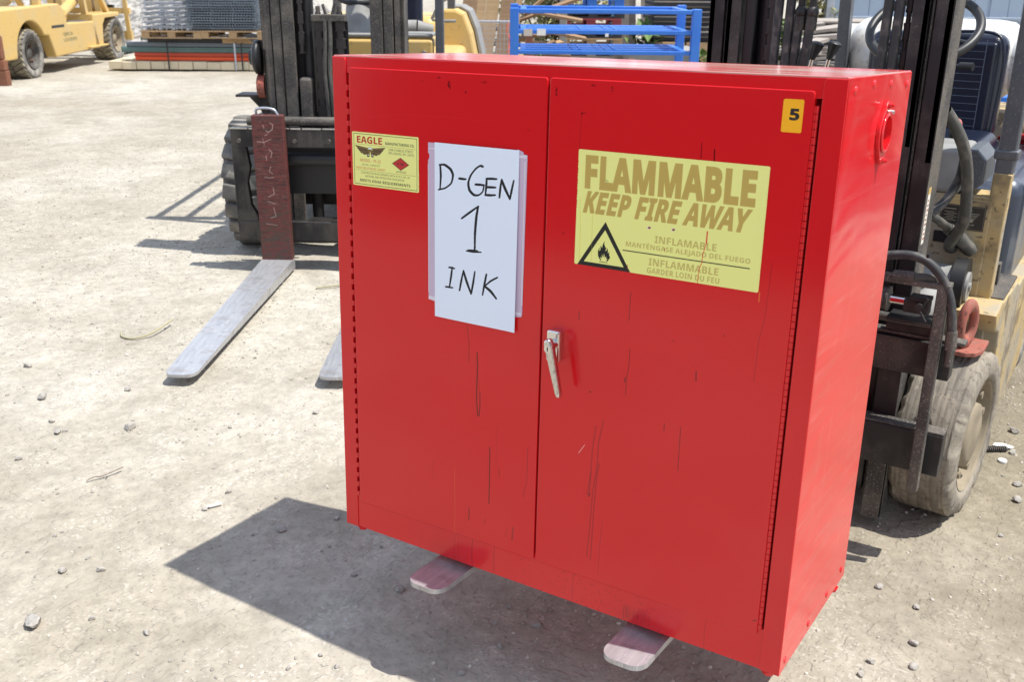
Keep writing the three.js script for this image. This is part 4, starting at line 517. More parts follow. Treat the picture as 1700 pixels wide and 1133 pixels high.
  PE('lift_cylinder', [rod([-0.145, 0.2, 0.33], [-0.145, 2.1, 0.33], 0.032, 0.032, 20), rod([0.145, 0.2, 0.30], [0.145, 1.0, 0.30], 0.032, 0.032, 20), box(-0.24, -0.12, 0.5, 2.1, 0.28, 0.31)], M.black);
  P('rail_roller', [box(-0.19, -0.12, 0.78, 1.0, 0.36, 0.42, 0.02)], M.mastDusty);
  P('lift_chain', mastChain(-0.165, 0.40, 1.12, 2.05, 0.028, 0.05), M.chain);
  P('lift_chain', mastChain(-0.072, 0.40, 0.75, 1.29, 0.046, 0.044), M.chain); P('lift_chain', mastChain(0.04, 0.40, 0.75, 1.29, 0.05, 0.044), M.chain);
  P('chain_anchor', [box(-0.105, 0.075, 1.285, 1.32, 0.37, 0.43, 0.006), rod([-0.072, 1.31, 0.40], [-0.072, 1.36, 0.40], 0.012), rod([0.04, 1.31, 0.40], [0.04, 1.36, 0.40], 0.012), rod([-0.03, 1.31, 0.40], [-0.045, 1.37, 0.40], 0.008), rod([0.0, 1.31, 0.40], [0.02, 1.38, 0.40], 0.008)], M.mastDusty);
  P('chain_backplate', [box(-0.105, 0.075, 0.45, 1.284, 0.355, 0.37)], M.black);
  for (const x of [-0.034, -0.008]) P('mast_hose', [tube([[x, 1.30, 0.42], [x - 0.002, 1.18, 0.42], [x - 0.012, 1.05, 0.42], [x - 0.006, 0.9, 0.42], [x, 0.7, 0.40]], 0.0115, 30)], M.hoseDusty);
  // headlamp and bracket on the left, step plate
  const lp = P('side_roller', [latheX([[0, -0.045], [0.04, -0.045], [0.045, -0.022], [0.075, -0.022], [0.088, -0.014], [0.092, 0], [0.088, 0.02], [0, 0.024]], -0.415, 1.095, 0.34, 32), box(-0.40, -0.37, 1.05, 1.14, 0.28, 0.34)], M.black);
  P('roller_hub', [rod([-0.425, 0.945, 0.34], [-0.385, 0.945, 0.34], 0.062, 0.062, 24)], M.redOxide, lp); P('roller_bracket', [box(-0.385, -0.36, 0.7, 1.1, 0.24, 0.33)], M.mast, lp);
  P('fender_plate', [box(-0.56, -0.38, 0.885, 0.898, 0.2, 0.34, 0.003), extr([[-0.51, 0.885], [-0.38, 0.885], [-0.38, 0.70], [-0.42, 0.74], [-0.45, 0.82]], 0.02).translate(0, 0, 0.25)], M.mast);
  // wheels with heavy lugs
  const lugWheel = (x, R, wd, z) => {
    const y = R - 0.008, w = P('wheel', [latheX([[R * 0.55, -wd / 2 + 0.02], [R * 0.92, -wd / 2], [R - 0.03, -wd / 2 + 0.025], [R - 0.03, wd / 2 - 0.025], [R * 0.92, wd / 2], [R * 0.55, wd / 2 - 0.02], [R * 0.55, -wd / 2 + 0.02]], x, y, z, 60)], M.tyre);
    const lugs = []; for (let k = 0; k < 20; k++) for (const s of [-1, 1]) { const a = (k + (s > 0 ? 0.5 : 0)) / 20 * 6.2832, g = new RoundedBoxGeometry(wd * 0.52, 0.05, R * 0.235, 2, 0.012).rotateY(s * 0.16).translate(s * wd * 0.25, R - 0.022, 0).rotateX(a); lugs.push(g.translate(x, y, z)); } P('tread_lug', lugs, M.tyre, w);
    P('rim', [latheX([[R * 0.56, wd * 0.4], [R * 0.5, wd * 0.3], [R * 0.2, wd * 0.2], [0, wd * 0.2]].map(([a, c]) => [a, Math.sign(x) * c]), x, y, z, 32)], M.yellow, w);
  };
  lugWheel(-0.545, 0.372, 0.25, 0.0); lugWheel(0.545, 0.372, 0.25, 0.0); lugWheel(-0.52, 0.33, 0.22, -1.9); lugWheel(0.52, 0.33, 0.22, -1.9);
  P('axle', [rod([-0.55, 0.38, 0], [0.55, 0.38, 0], 0.09)], M.black);
  // body
  P('frame', [box(-0.5, 0.5, 0.2, 0.6, -2.2, -0.1), box(-0.72, 0.72, 0.55, 0.66, -1.3, -0.55)], M.black);
  P('cowl', [box(-0.46, 0.46, 0.45, 1.155, -0.34, -0.28, 0.02), box(-0.46, 0.46, 1.10, 1.17, -0.62, -0.30, 0.025)], M.yellow); P('cowl_cap', [box(-0.44, 0.452, 1.165, 1.185, -0.58, -0.29, 0.008), rod([0.39, 1.04, -0.27], [0.41, 1.09, -0.27], 0.012)], M.grey);
  P('steering_column', [rod([-0.01, 1.05, -0.42], [-0.01, 1.38, -0.6], 0.10, 0.085, 24)], M.grey); P('steering_wheel', [new THREE.TorusGeometry(0.19, 0.016, 12, 48).rotateX(-Math.PI / 2 + 0.5).translate(-0.01, 1.44, -0.66)], M.black);
  P('air_pipe', [rod([0.1, 1.19, -0.85], [0.30, 1.19, -0.85], 0.05, 0.05, 20), latheX([[0.058, -0.008], [0.058, 0.008]], 0.20, 1.19, -0.85, 20), rod([0.30, 1.19, -0.85], [0.40, 1.175, -0.87], 0.05, 0.035, 20)], M.grey);
  P('side_lamp', [rod([0.34, 1.055, 0.2], [0.42, 1.055, 0.2], 0.045, 0.045, 20)], M.grey);
  P('hood', [box(-0.55, 0.55, 0.6, 1.02, -1.9, -0.9, 0.05)], M.yellow);
  P('seat_back', [box(-0.22, 0.295, 1.12, 1.62, -1.32, -1.2, 0.05)], M.vinyl); P('seat_cushion', [box(-0.22, 0.29, 1.0, 1.12, -1.25, -0.8, 0.04)], M.vinyl);
  P('counterweight', [box(-0.62, 0.34, 0.35, 1.22, -2.7, -1.85, 0.08), extr([[0.30, 0.35], [0.64, 0.35], [0.625, 0.9], [0.585, 1.1], [0.53, 1.24], [0.47, 1.27], [0.38, 1.27], [0.30, 1.15]], 0.8, 0.02).translate(0, 0, -2.68)], M.yellow);
  P('counterweight_edge', [extr([[0.645, 0.35], [0.675, 0.35], [0.655, 0.92], [0.61, 1.12], [0.555, 1.25], [0.49, 1.285], [0.40, 1.285], [0.40, 1.272], [0.48, 1.272], [0.535, 1.242], [0.592, 1.1], [0.632, 0.9]], 0.5, 0.003).translate(0, 0, -2.66)], M.grey);
  P('guard_leg', [box(0.472, 0.522, 0.95, 2.2, -0.33, -0.28, 0.008)], M.guard); P('guard_leg', [box(-0.522, -0.472, 0.95, 2.2, -0.33, -0.28, 0.008)], M.guard); P('guard_leg', [box(0.40, 0.455, 1.2, 2.2, -2.05, -1.98, 0.008)], M.guard); P('guard_leg', [box(-0.455, -0.40, 1.2, 2.2, -2.05, -1.98, 0.008)], M.guard);
  P('guard_roof', [box(-0.54, 0.54, 2.2, 2.26, -0.36, -0.28, 0.01), box(-0.5, 0.5, 2.2, 2.26, -2.06, -1.98, 0.01), ...[-0.5, -0.3, -0.1, 0.1, 0.3, 0.46].map((x) => box(x, x + 0.04, 2.22, 2.25, -2.0, -0.32))], M.guard);
  P('grab_handle', [tube([[0.33, 1.215, -1.5], [0.40, 1.33, -1.5], [0.50, 1.38, -1.5]], 0.012, 24), tube([[0.33, 1.215, -1.5], [0.40, 1.205, -1.5], [0.50, 1.205, -1.5]], 0.012, 24)], M.grey);
}

// ------------------------------------------------------------------ the yard behind
{
  // big yellow forklift, its right side towards the cabinet: x right, z back towards the camera
  const t = thing('forklift', 'large yellow forklift with ribbed tan tyres, far left beside the stacked beams', 'forklift', yard(-7.9, 16.9), YAW);
  const P = (n, gs, m, par = t) => part(n, gs, m, par);
  const arch = []; for (let k = 0; k <= 12; k++) { const a = lerp(0.55, Math.PI - 0.05, k / 12); arch.push([1.7 - 0.50 * Math.cos(a), 0.33 + 0.47 * Math.sin(a)]); }
  const prof = [[3.0, 0.30], [3.0, 0.97], [1.95, 0.985], [0.66, 1.01], [0.52, 0.95], [0.42, 0.71], [-0.62, 0.70], [-0.80, 0.26], [0.96, 0.235], [1.12, 0.56], ...arch, [2.22, 0.30]];
  const bd = P('body', [sideX(prof, 0.70, 0.87, 0.02), box(-0.87, 0.72, 0.78, 0.97, 0.62, 2.98, 0.05), box(-0.87, 0.72, 0.45, 0.97, 0.62, 1.1, 0.05), box(-0.87, 0.72, 0.3, 0.68, -0.7, 0.64)], M.yellow); P('underbody', [box(-0.6, 0.5, 0.3, 0.76, 1.0, 2.95)], M.black);
  P('fender', [sideX([[-0.60, 0.28], [-0.60, 0.80], [-1.78, 0.80], [-1.78, 0.73], [-1.12, 0.72], [-1.0, 0.62], [-0.93, 0.28]], 0.42, 0.87, 0.015)], M.yellow); P('fender', [box(-0.87, -0.42, 0.28, 0.80, -1.1, -0.6, 0.02), box(-0.87, -0.42, 0.72, 0.80, -1.78, -1.1, 0.02)], M.yellow);
  P('step', [box(0.80, 0.93, 0.285, 0.31, -1.0, -0.25, 0.006)], M.yellow); P('deck_mat', [box(0.55, 0.84, 0.702, 0.71, -0.58, -0.1, 0.003)], M.guard);
  P('vent_slot', [box(0.866, 0.8715, 0.66, 0.70, 0.55, 1.0)], M.black);
  P('door_print', [box(0.8702, 0.8712, 0.42, 0.60, 0.02, 0.72)], std({ roughness: 0.5, transparent: true, map: (() => { const c = document.createElement('canvas'); c.width = 512; c.height = 132; const g = c.getContext('2d'); g.fillStyle = 'rgb(86,104,60)'; g.font = '52px serif'; g.save(); g.translate(512, 0); g.scale(-1, 1); g.fillText('Ogden, Inc.', 70, 52); g.fillText('1-219-538-9075', 60, 118); g.restore(); const x = new THREE.CanvasTexture(c); x.colorSpace = THREE.SRGBColorSpace; x.wrapS = x.wrapT = THREE.RepeatWrapping; x.repeat.set(1 / 0.7, 1 / 0.18); x.offset.set(-0.02 / 0.7, -0.42 / 0.18); return x; })() }), bd);
  const wh = (x, z, R, wd, rim) => {
    const w = P('wheel', [latheX([[R * 0.6, -wd / 2 + 0.02], [R * 0.93, -wd / 2], [R - 0.012, -wd / 2 + 0.03], [R - 0.012, wd / 2 - 0.03], [R * 0.93, wd / 2], [R * 0.6, wd / 2 - 0.02], [R * 0.6, -wd / 2 + 0.02]], x, R - 0.01, z, 48)], M.tyre);
    const lugs = []; for (let k = 0; k < 26; k++) for (const s of [-1, 1]) lugs.push(new THREE.BoxGeometry(wd * 0.48, 0.022, 0.06).rotateY(s * 0.5).translate(s * wd * 0.23, R - 0.006, 0).rotateX((k + (s > 0 ? 0.5 : 0)) / 26 * 6.2832).translate(x, R - 0.01, z)); P('tread_lug', lugs, M.tyreTan, w);
    P('rim', [latheX([[R * 0.62, wd / 2 - 0.01], [R * 0.58, wd / 2 - 0.005], [R * 0.54, wd * 0.34], [R * 0.36, wd * 0.2], [R * 0.24, wd * 0.22], [R * 0.22, wd * 0.36], [0, wd * 0.38]].map(([a, c]) => [a, Math.sign(x) * c]), x, R - 0.01, z, 36)], rim, w);
    const nuts = []; for (let k = 0; k < 8; k++) { const a = k / 8 * 6.283; nuts.push(rod([x + Math.sign(x) * wd * 0.24, R - 0.01 + Math.cos(a) * R * 0.42, z + Math.sin(a) * R * 0.42], [x + Math.sign(x) * wd * 0.32, R - 0.01 + Math.cos(a) * R * 0.42, z + Math.sin(a) * R * 0.42], 0.014, 0.014, 6)); } each('wheel_nut', nuts, M.rust, w);
  };
  wh(0.66, 1.7, 0.345, 0.40, M.mastDusty); wh(-0.66, 1.7, 0.345, 0.40, M.mastDusty); wh(0.68, -1.62, 0.36, 0.36, M.rimDusty); wh(-0.68, -1.62, 0.36, 0.36, M.rimDusty);
  P('axle', [rod([-0.7, 0.33, 1.7], [0.7, 0.33, 1.7], 0.08), rod([-0.6, 0.34, -1.62], [0.6, 0.34, -1.62], 0.1)], M.black);
  for (const s of [1, -1]) { P('tilt_cylinder', [rod([s * 0.56, 0.80, -0.05], [s * 0.56, 1.12, -0.95], 0.085, 0.085, 20), rod([s * 0.56, 1.12, -0.95], [s * 0.56, 1.4, -1.75], 0.04, 0.04, 16), rod([s * 0.48, 0.80, -0.02], [s * 0.64, 0.80, -0.02], 0.10, 0.10, 20)], M.yellow); P('guard_post', [bar([s * 0.72, 0.78, -0.66], [s * 0.72, 2.3, -0.40], 0.09, 0.09), bar([s * 0.72, 0.80, -1.6], [s * 0.72, 1.9, -0.62], 0.08, 0.08), box(s * 0.72 - 0.045, s * 0.72 + 0.045, 0.95, 2.3, 1.0, 1.1)], M.yellow); }
  P('guard_roof', [box(-0.8, 0.8, 2.28, 2.36, -0.5, 1.1, 0.02)], M.yellow);
  for (const x of [-0.42, -0.26, 0.26, 0.42]) P('mast_rail', [box(x - 0.05, x + 0.05, 0.15, 2.7, -2.15, -2.0)], M.yellow);
  P('carriage', [box(-0.9, 0.9, 0.3, 0.45, -2.3, -2.2), box(-0.9, 0.9, 0.75, 0.85, -2.3, -2.2), bar([0.86, 0.3, -2.22], [0.80, 1.8, -2.22], 0.07, 0.06, [0, 0, 1]), bar([-0.86, 0.3, -2.22], [-0.80, 1.8, -2.22], 0.07, 0.06, [0, 0, 1])], M.yellow);
  for (const x of [-0.5, 0.5]) P('fork', [box(x - 0.08, x + 0.08, 0.06, 0.9, -2.37, -2.30), box(x - 0.08, x + 0.08, 0.04, 0.1, -3.9, -2.30)], M.mast);
  P('lamp', [box(0.1, 0.5, 0.97, 1.02, 2.0, 2.25, 0.02)], M.guard);
}
lone('rusty_block', 'rusty brown steel block at the left edge near the yellow forklift wheel', 'steel block', [box(-0.5, 0.5, 0, 0.2, -0.06, 0.06, 0.01), box(-0.5, 0.49, 0.205, 0.34, -0.06, 0.06, 0.01), box(-0.48, 0.475, 0.345, 0.66, -0.05, 0.05, 0.02)], M.rust, yard(-7.42, 14.1), YAW);
{
  // rubble heap far behind the yellow forklift
  const n = 90, pos = [], idx = []; for (let j = 0; j <= n; j++) for (let i = 0; i <= n; i++) { const x = (i / n - 0.5) * 12, z = (j / n - 0.5) * 10, r = Math.hypot(x / 6, z / 5); pos.push(x, 2.6 * Math.max(0, 1 - r) * (0.8 + 0.5 * fbm(x, z, 0.9, 4, 401, false)) + 0.35 * (fbm(x, z, 3, 3, 405, false) - 0.5) * sstep(1, 0.8, r) - 0.05, z); if (i < n && j < n) { const a = j * (n + 1) + i; idx.push(a, a + n + 1, a + 1, a + 1, a + n + 1, a + n + 2); } }
  const g = new THREE.BufferGeometry(); g.setAttribute('position', new THREE.Float32BufferAttribute(pos, 3)); g.setIndex(idx); g.computeVertexNormals();
  const o = part('gravel_heap', [g], M.heap, scene); delete o.userData.label; o.position.set(...yard(-9.5, 27)); o.rotation.y = YAW; o.userData.kind = 'structure';
}
{
  // long stack: timber base, racking beams, pallets and wire decks
  const w0 = 16.9, put = (u, y = 0, w = w0) => yard(u, w, y), G = 'beams strapped in the long stack';
  const rn = rng(31);
  const base = thing('timber_base', 'pale timber planks under the stacked orange beams, lying on the ground', 'timber base', put(-5.18), YAW);
  for (let k = 0; k < 11; k++) part('plank', [box(-1.25 + k * 0.223, -1.25 + k * 0.223 + 0.217, 0.02 + 0.004 * rn(), 0.135 + 0.014 * rn(), -0.5 + 0.03 * rn(), 0.5 + 0.03 * rn(), 0.01)], M.woodPale, base);
  const beam = (name, label, cat, x0, x1, y0, y1, z0, z1, m) => lone(name, label, cat, [box(x0, x1, y0, y1, z0, z1, 0.006), box(x0 + 0.002, x1 - 0.002, (y0 + y1) / 2 - 0.012, (y0 + y1) / 2 + 0.012, z1 - 0.003, z1 + 0.008, 0.003), box(x0 - 0.012, x0, y0 - 0.005, y1 + 0.006, z0, z1 + 0.005)], m, put(-5.18), YAW, G);
  beam('racking_beam', 'bright orange racking beam, lower one resting on the pale timber', 'beam', -0.84, 1.6, 0.153, 0.205, 0.20, 0.40, M.orange); beam('racking_beam', 'dull red-orange racking beam just above the bright orange beam', 'beam', -0.86, 1.6, 0.207, 0.268, 0.2, 0.36, M.orangeDull);
  beam('racking_beam', 'orange racking beam at the rear of the long stack', 'beam', -0.84, 1.6, 0.153, 0.265, -0.2, -0.04, M.orangeDull);
  beam('racking_beam', 'grey-green racking beam on top of the orange beams', 'beam', -1.06, 1.6, 0.275, 0.352, 0.18, 0.36, M.green); beam('racking_beam', 'thin teal racking beam sticking out left behind the dark beams', 'beam', -0.92, 1.2, 0.43, 0.47, -0.32, -0.15, M.green);
  beam('racking_beam', 'grey racking beam above the grey-green beam', 'beam', -0.98, 1.6, 0.358, 0.425, 0.16, 0.34, M.beamGrey); beam('racking_beam', 'long dark racking beam under the pallets', 'beam', -0.64, 1.6, 0.43, 0.497, 0.14, 0.33, M.black);
  lone('lumber_block', 'short yellow lumber piece under the right pallet on the beams', 'lumber', [box(0.56, 1.6, 0.425, 0.503, 0.331, 0.42, 0.006)], M.wood, put(-5.18), YAW);
  for (const [x, l] of [[-0.28, 'black strap around the left end of the beam stack'], [0.78, 'thin pale strap around the beam stack below the wood piece'], [0.885, 'black strap around the beam stack near the dark mast']]) lone('strap', l, 'strap', [box(x - 0.012, x + 0.012, 0.02, 0.43, 0.545, 0.549), box(x - 0.012, x + 0.012, 0.43, 0.434, 0.30, 0.549)], x > 0.7 && x < 0.8 ? M.galv : M.black, put(-5.18), YAW);
  lone('plastic_sheet', 'grey scrap of plastic hanging from the right pallet on the stack', 'plastic sheet', [extr([[0.92, 0.56], [1.05, 0.59], [1.17, 0.57], [1.14, 0.47], [1.05, 0.455]], 0.006).translate(0, 0, 0.50)], M.guard, put(-5.18), YAW);
  const pallet = (name, label, x, y, z, L, m, group) => { const p = thing(name, label, 'pallet', put(x, y, z), YAW, group); for (let k = 0; k < 6; k++) part('deck_board', [box(-L / 2, L / 2, 0.098, 0.118, -0.5 + k * 0.182, -0.41 + k * 0.182)], m, p); for (const s of [-1, 0, 1]) for (const q of [-1, 0, 1]) part('block', [box(s * (L / 2 - 0.06) - 0.06, s * (L / 2 - 0.06) + 0.06, 0.018, 0.098, q * 0.44 - 0.05, q * 0.44 + 0.05)], m, p); for (const q of [-1, 0, 1]) part('runner', [box(-L / 2, L / 2, 0, 0.018, q * 0.44 - 0.05, q * 0.44 + 0.05)], m, p); return p; };
  pallet('pallet', 'left wooden pallet under the leaning wire decks on the beam stack', -5.36, 0.5, 16.8, 0.93, M.wood, 'pallets on the beam stack'); pallet('pallet', 'right wooden pallet under the tall wire deck pile on the beam stack', -4.40, 0.505, 16.8, 1.0, M.wood, 'pallets on the beam stack');
  const deckGeo = (L, Dp, nx, nz) => { const gs = []; for (let i = 0; i <= nx; i++) gs.push(box(-L / 2 + i * L / nx - 0.004, -L / 2 + i * L / nx + 0.004, 0.004, 0.012, -Dp / 2, Dp / 2)); for (let i = 0; i <= nz; i++) gs.push(box(-L / 2, L / 2, -0.004, 0.004, -Dp / 2 + i * Dp / nz - 0.004, -Dp / 2 + i * Dp / nz + 0.004)); for (let i = 0; i <= 3; i++) gs.push(box(-L / 2 + 0.06 + i * (L - 0.12) / 3 - 0.012, -L / 2 + 0.06 + i * (L - 0.12) / 3 + 0.012, -0.03, -0.004, -Dp / 2, Dp / 2)); for (let i = 0; i <= nx; i++) gs.push(box(-L / 2 + i * L / nx - 0.004, -L / 2 + i * L / nx + 0.004, -0.045, 0.006, Dp / 2, Dp / 2 + 0.008)); gs.push(box(-L / 2, L / 2, -0.05, -0.042, Dp / 2, Dp / 2 + 0.008)); return gs; };
  let a = null, b = null; const GL = 'wire decks in the left pile', GR = 'wire decks in the right pile';
  for (let k = 0; k < 9; k++) { const y = 0.66 + k * 0.07, bs = put(-5.42 + 0.02 * rn(), y, 16.75 + 0.04 * rn()); if (!a) { a = lone('wire_deck', 'galvanized wire deck in the left pile on the beam stack', 'wire deck', deckGeo(0.78, 0.9, 10, 12), M.galv, bs, YAW, GL); } else copy(a, null, bs, YAW + 0.06 * (rn() - 0.5)); }
  for (let k = 0; k < 15; k++) { const y = 0.665 + k * 0.038, bs = put(-4.54 + 0.05 * (rn() - 0.5), y, 16.75 + 0.05 * rn()); if (!b) { b = lone('wire_deck', 'grey wire deck in the right pile beside the dark mast', 'wire deck', deckGeo(1.14, 0.95, 26, 12), M.beamGrey, bs, YAW, GR); } else copy(b, null, bs, YAW + 0.04 * (rn() - 0.5)); }
  lone('wooden_plank', 'weathered plank leaning on the gravel behind the yellow forklift', 'plank', [bar([-0.5, 0.05, 0.3], [0.55, 0.42, -0.6], 0.2, 0.04)], M.woodGrey, yard(-7.5, 20), YAW);

  // stacked pallets behind the blue rack
  const GP = 'pallets stacked behind the blue rack';
  const kinds = [['grey pallet at the bottom of the stack behind the blue rack', M.woodGrey], ['second grey pallet up in the stack behind the blue rack', M.woodGrey], ['third grey pallet up in the stack behind the blue rack', M.woodGrey], ['fourth grey pallet up in the stack behind the blue rack', M.woodGrey], ['weathered pallet just below the tan pallet behind the blue rack', M.woodGrey], ['tan wooden pallet seen between the lower rack shelves', M.wood], ['black pallet above the tan pallet behind the blue rack', M.woodBlack], ['red pallet seen between the upper rack shelves', M.orangeDull], ['black pallet above the red pallet behind the blue rack', M.woodBlack], ['blue pallet at the top of the stack behind the rack', M.blue]];
  kinds.forEach(([l, m], k) => { const red = k === 7 ? std({ roughness: 0.7, color: lin(0.28, 0.045, 0.05) }) : m; pallet('pallet', l, 1.0 + 0.04 * (rn() - 0.5), k * 0.122, 14, 0.78 + 0.04 * rn(), red, GP); });
  // dark flat pallets in a tall pile at the right of the rack
  const GD = 'dark slatted pallets in the tall pile right of the rack';
  let d0 = null; for (let k = 0; k < 14; k++) { const bs = yard(2.2 + 0.04 * (rn() - 0.5), 14.1 + 0.1 * rn(), 0.70 + k * 0.062); if (!d0) { d0 = thing('dark_pallet', 'flat dark pallet with pale edges in the tall pile right of the rack', 'pallet', bs, YAW, GD); part('deck', [box(-0.40, 0.42, 0.0, 0.040, -0.5, 0.5)], M.woodBlack, d0); part('edge_board', [box(-0.395, 0.425, 0.040, 0.056, -0.49, 0.512)], M.woodGrey, d0); } else copy(d0, null, bs, YAW + 0.05 * (rn() - 0.5)); }
  const GB = 'wooden blocks under the dark pallets'; let b0 = null; for (let k = 0; k < 4; k++) for (let i = 0; i < 2; i++) { const bs = yard(2.02 + i * 0.42, 14.0, k * 0.172); if (!b0) b0 = lone('wooden_block', 'square tan timber block under the dark pallet pile', 'timber block', [box(-0.2, 0.2, 0, 0.168, -0.4, 0.4, 0.01)], M.wood, bs, YAW, GB); else copy(b0, null, bs, YAW); }
  lone('concrete_box', 'grey box with flat top standing behind the lower rack shelf', 'box', [box(-0.42, 0.42, 0, 0.60, -0.4, 0.4, 0.01), box(-0.45, 0.44, 0.60, 0.64, -0.42, 0.42, 0.01)], M.concrete, yard(1.82, 13.2), YAW);
  for (const [u, l] of [[1.40, 'left rusty post beside the grey box behind the rack'], [2.16, 'right rusty post beside the grey box behind the rack']]) lone('rusty_post', l, 'post', [box(-0.04, 0.04, 0, 0.56, -0.04, 0.04, 0.006), box(-0.05, 0.05, 0.0, 0.02, -0.05, 0.05)], M.rust, yard(u, 12.4), YAW);
  lone('grey_post', 'grey square post standing behind the blue rack by the shrubs', 'post', [box(-0.045, 0.045, 0, 2.2, -0.045, 0.045, 0.008), box(-0.07, 0.07, 0, 0.03, -0.07, 0.07)], M.concrete, yard(0.6, 13.0), YAW);
  lone('striped_pole', 'light blue and white pole wrapped in plastic behind the blue rack', 'pole', [rod([0, 0, 0], [0, 1.6, 0], 0.022), ...[0.9, 0.97, 1.04, 1.11, 1.18].map((y) => box(-0.04, 0.035, y, y + 0.03, -0.03, 0.03, 0.01))], std({ roughness: 0.4, color: lin(0.35, 0.55, 0.68) }), yard(1.27, 13.6), YAW);
  // upright weathered boards and scrap wood
  const scrap = [['weathered board leaning upright behind the rack, left of two', 1.62, 15, 0.02, 0.10, 1.9], ['weathered board leaning upright behind the rack, right of two', 1.92, 15, 0.10, 0.11, 1.8], ['bark-edged board standing behind the rack beside the dark pile', 1.74, 15.2, -0.03, 0.10, 1.9]];
  for (const [l, u, w, lean, wd, h] of scrap) lone('wooden_board', l, 'board', [bar([0, 0, 0], [lean * h, h, -0.1], 0.05, wd, [0, 0, 1])], M.woodGrey, yard(u, w), YAW + Math.PI / 2);
  const GS = 'scrap boards heaped left of the blue rack'; for (let k = 0; k < 12; k++) { const L = 0.5 + 0.8 * rn(); lone('scrap_board', 'short brown scrap board in the heap left behind the rack', 'scrap board', [bar([-L / 2, 0, 0], [L / 2, (rn() - 0.3) * 0.7, (rn() - 0.5) * 0.6], 0.05 + 0.08 * rn(), 0.03, [0, 1, 0.2])], k % 3 ? M.woodBrown : M.wood, yard(0.08 + 0.35 * rn(), 12.2 + 0.5 * rn(), 0.25 + 0.09 * k), YAW + 0.5 * (rn() - 0.5), GS); }
  lone('rusty_mesh_post', 'brown perforated post behind the left leg of the rack', 'post', [box(-0.035, 0.035, 0, 0.95, -0.03, 0.03), ...[0.2, 0.4, 0.6, 0.8].map((y) => box(-0.045, 0.045, y, y + 0.02, -0.035, 0.035))], M.rust, yard(0.16, 11.2), YAW);
  // tall boards leaning together, with a wire cage before them
  const bl = [[-0.46, 0.165, 'tan board leaning upright beside the yellow counterweight, leftmost of five', M.woodBrown], [-0.33, 0.10, 'narrow brown board leaning upright, second of five behind the cage', M.wood], [-0.20, 0.15, 'wide tan board leaning upright, middle of five behind the cage', M.wood], [-0.03, 0.15, 'wide brown board leaning upright, fourth of five behind the cage', M.woodBrown], [0.10, 0.07, 'narrow orange-tan board leaning upright, nearest the blue rack', M.wood]];
  for (const [u, wd, l, m] of bl) { const g = [new THREE.BoxGeometry(wd, 2.3, 0.045).translate(0, 1.15, 0).rotateZ(-0.13).rotateX(-0.12)]; lone('leaning_board', l, 'board', g, m, yard(u - 0.21, 12.0), YAW); }
  const cage = []; for (let i = 0; i <= 12; i++) { const x = -0.25 + i * 0.042; cage.push(box(x - 0.002, x + 0.002, 0.1, 1.04, 0.4, 0.404), box(x - 0.002, x + 0.002, 0.1, 1.04, -0.404, -0.4)); } for (let i = 0; i <= 18; i++) { const y = 0.1 + i * 0.052; cage.push(box(-0.25, 0.254, y - 0.002, y + 0.002, 0.404, 0.408), box(-0.254, -0.25, y - 0.002, y + 0.002, -0.4, 0.4), box(0.254, 0.258, y - 0.002, y + 0.002, -0.4, 0.4)); }
  const cg = thing('wire_cage', 'wire mesh container in front of the leaning boards left of the rack', 'wire cage', yard(-0.24, 11.2), YAW); part('mesh', cage, M.galv, cg); part('frame', [rod([-0.25, 0, 0.4], [-0.25, 1.05, 0.4], 0.012), rod([0.255, 0, 0.4], [0.255, 1.05, 0.4], 0.012), rod([-0.25, 1.05, 0.4], [0.255, 1.05, 0.4], 0.008), rod([-0.25, 0, -0.4], [-0.25, 1.05, -0.4], 0.012), rod([0.255, 0, -0.4], [0.255, 1.05, -0.4], 0.012)], M.galv, cg); part('floor', [box(-0.25, 0.25, 0.09, 0.11, -0.4, 0.4)], M.galv, cg);
  lone('rope', 'orange-red cord hanging down behind the wire cage', 'cord', [tube([[0.0, 1.0, 0], [-0.01, 0.9, 0.02], [0.015, 0.8, 0], [0, 0.7, 0.02], [0.01, 0.5, 0]], 0.011, 24, 6)], M.orange, yard(-0.07, 11.75), YAW);
}
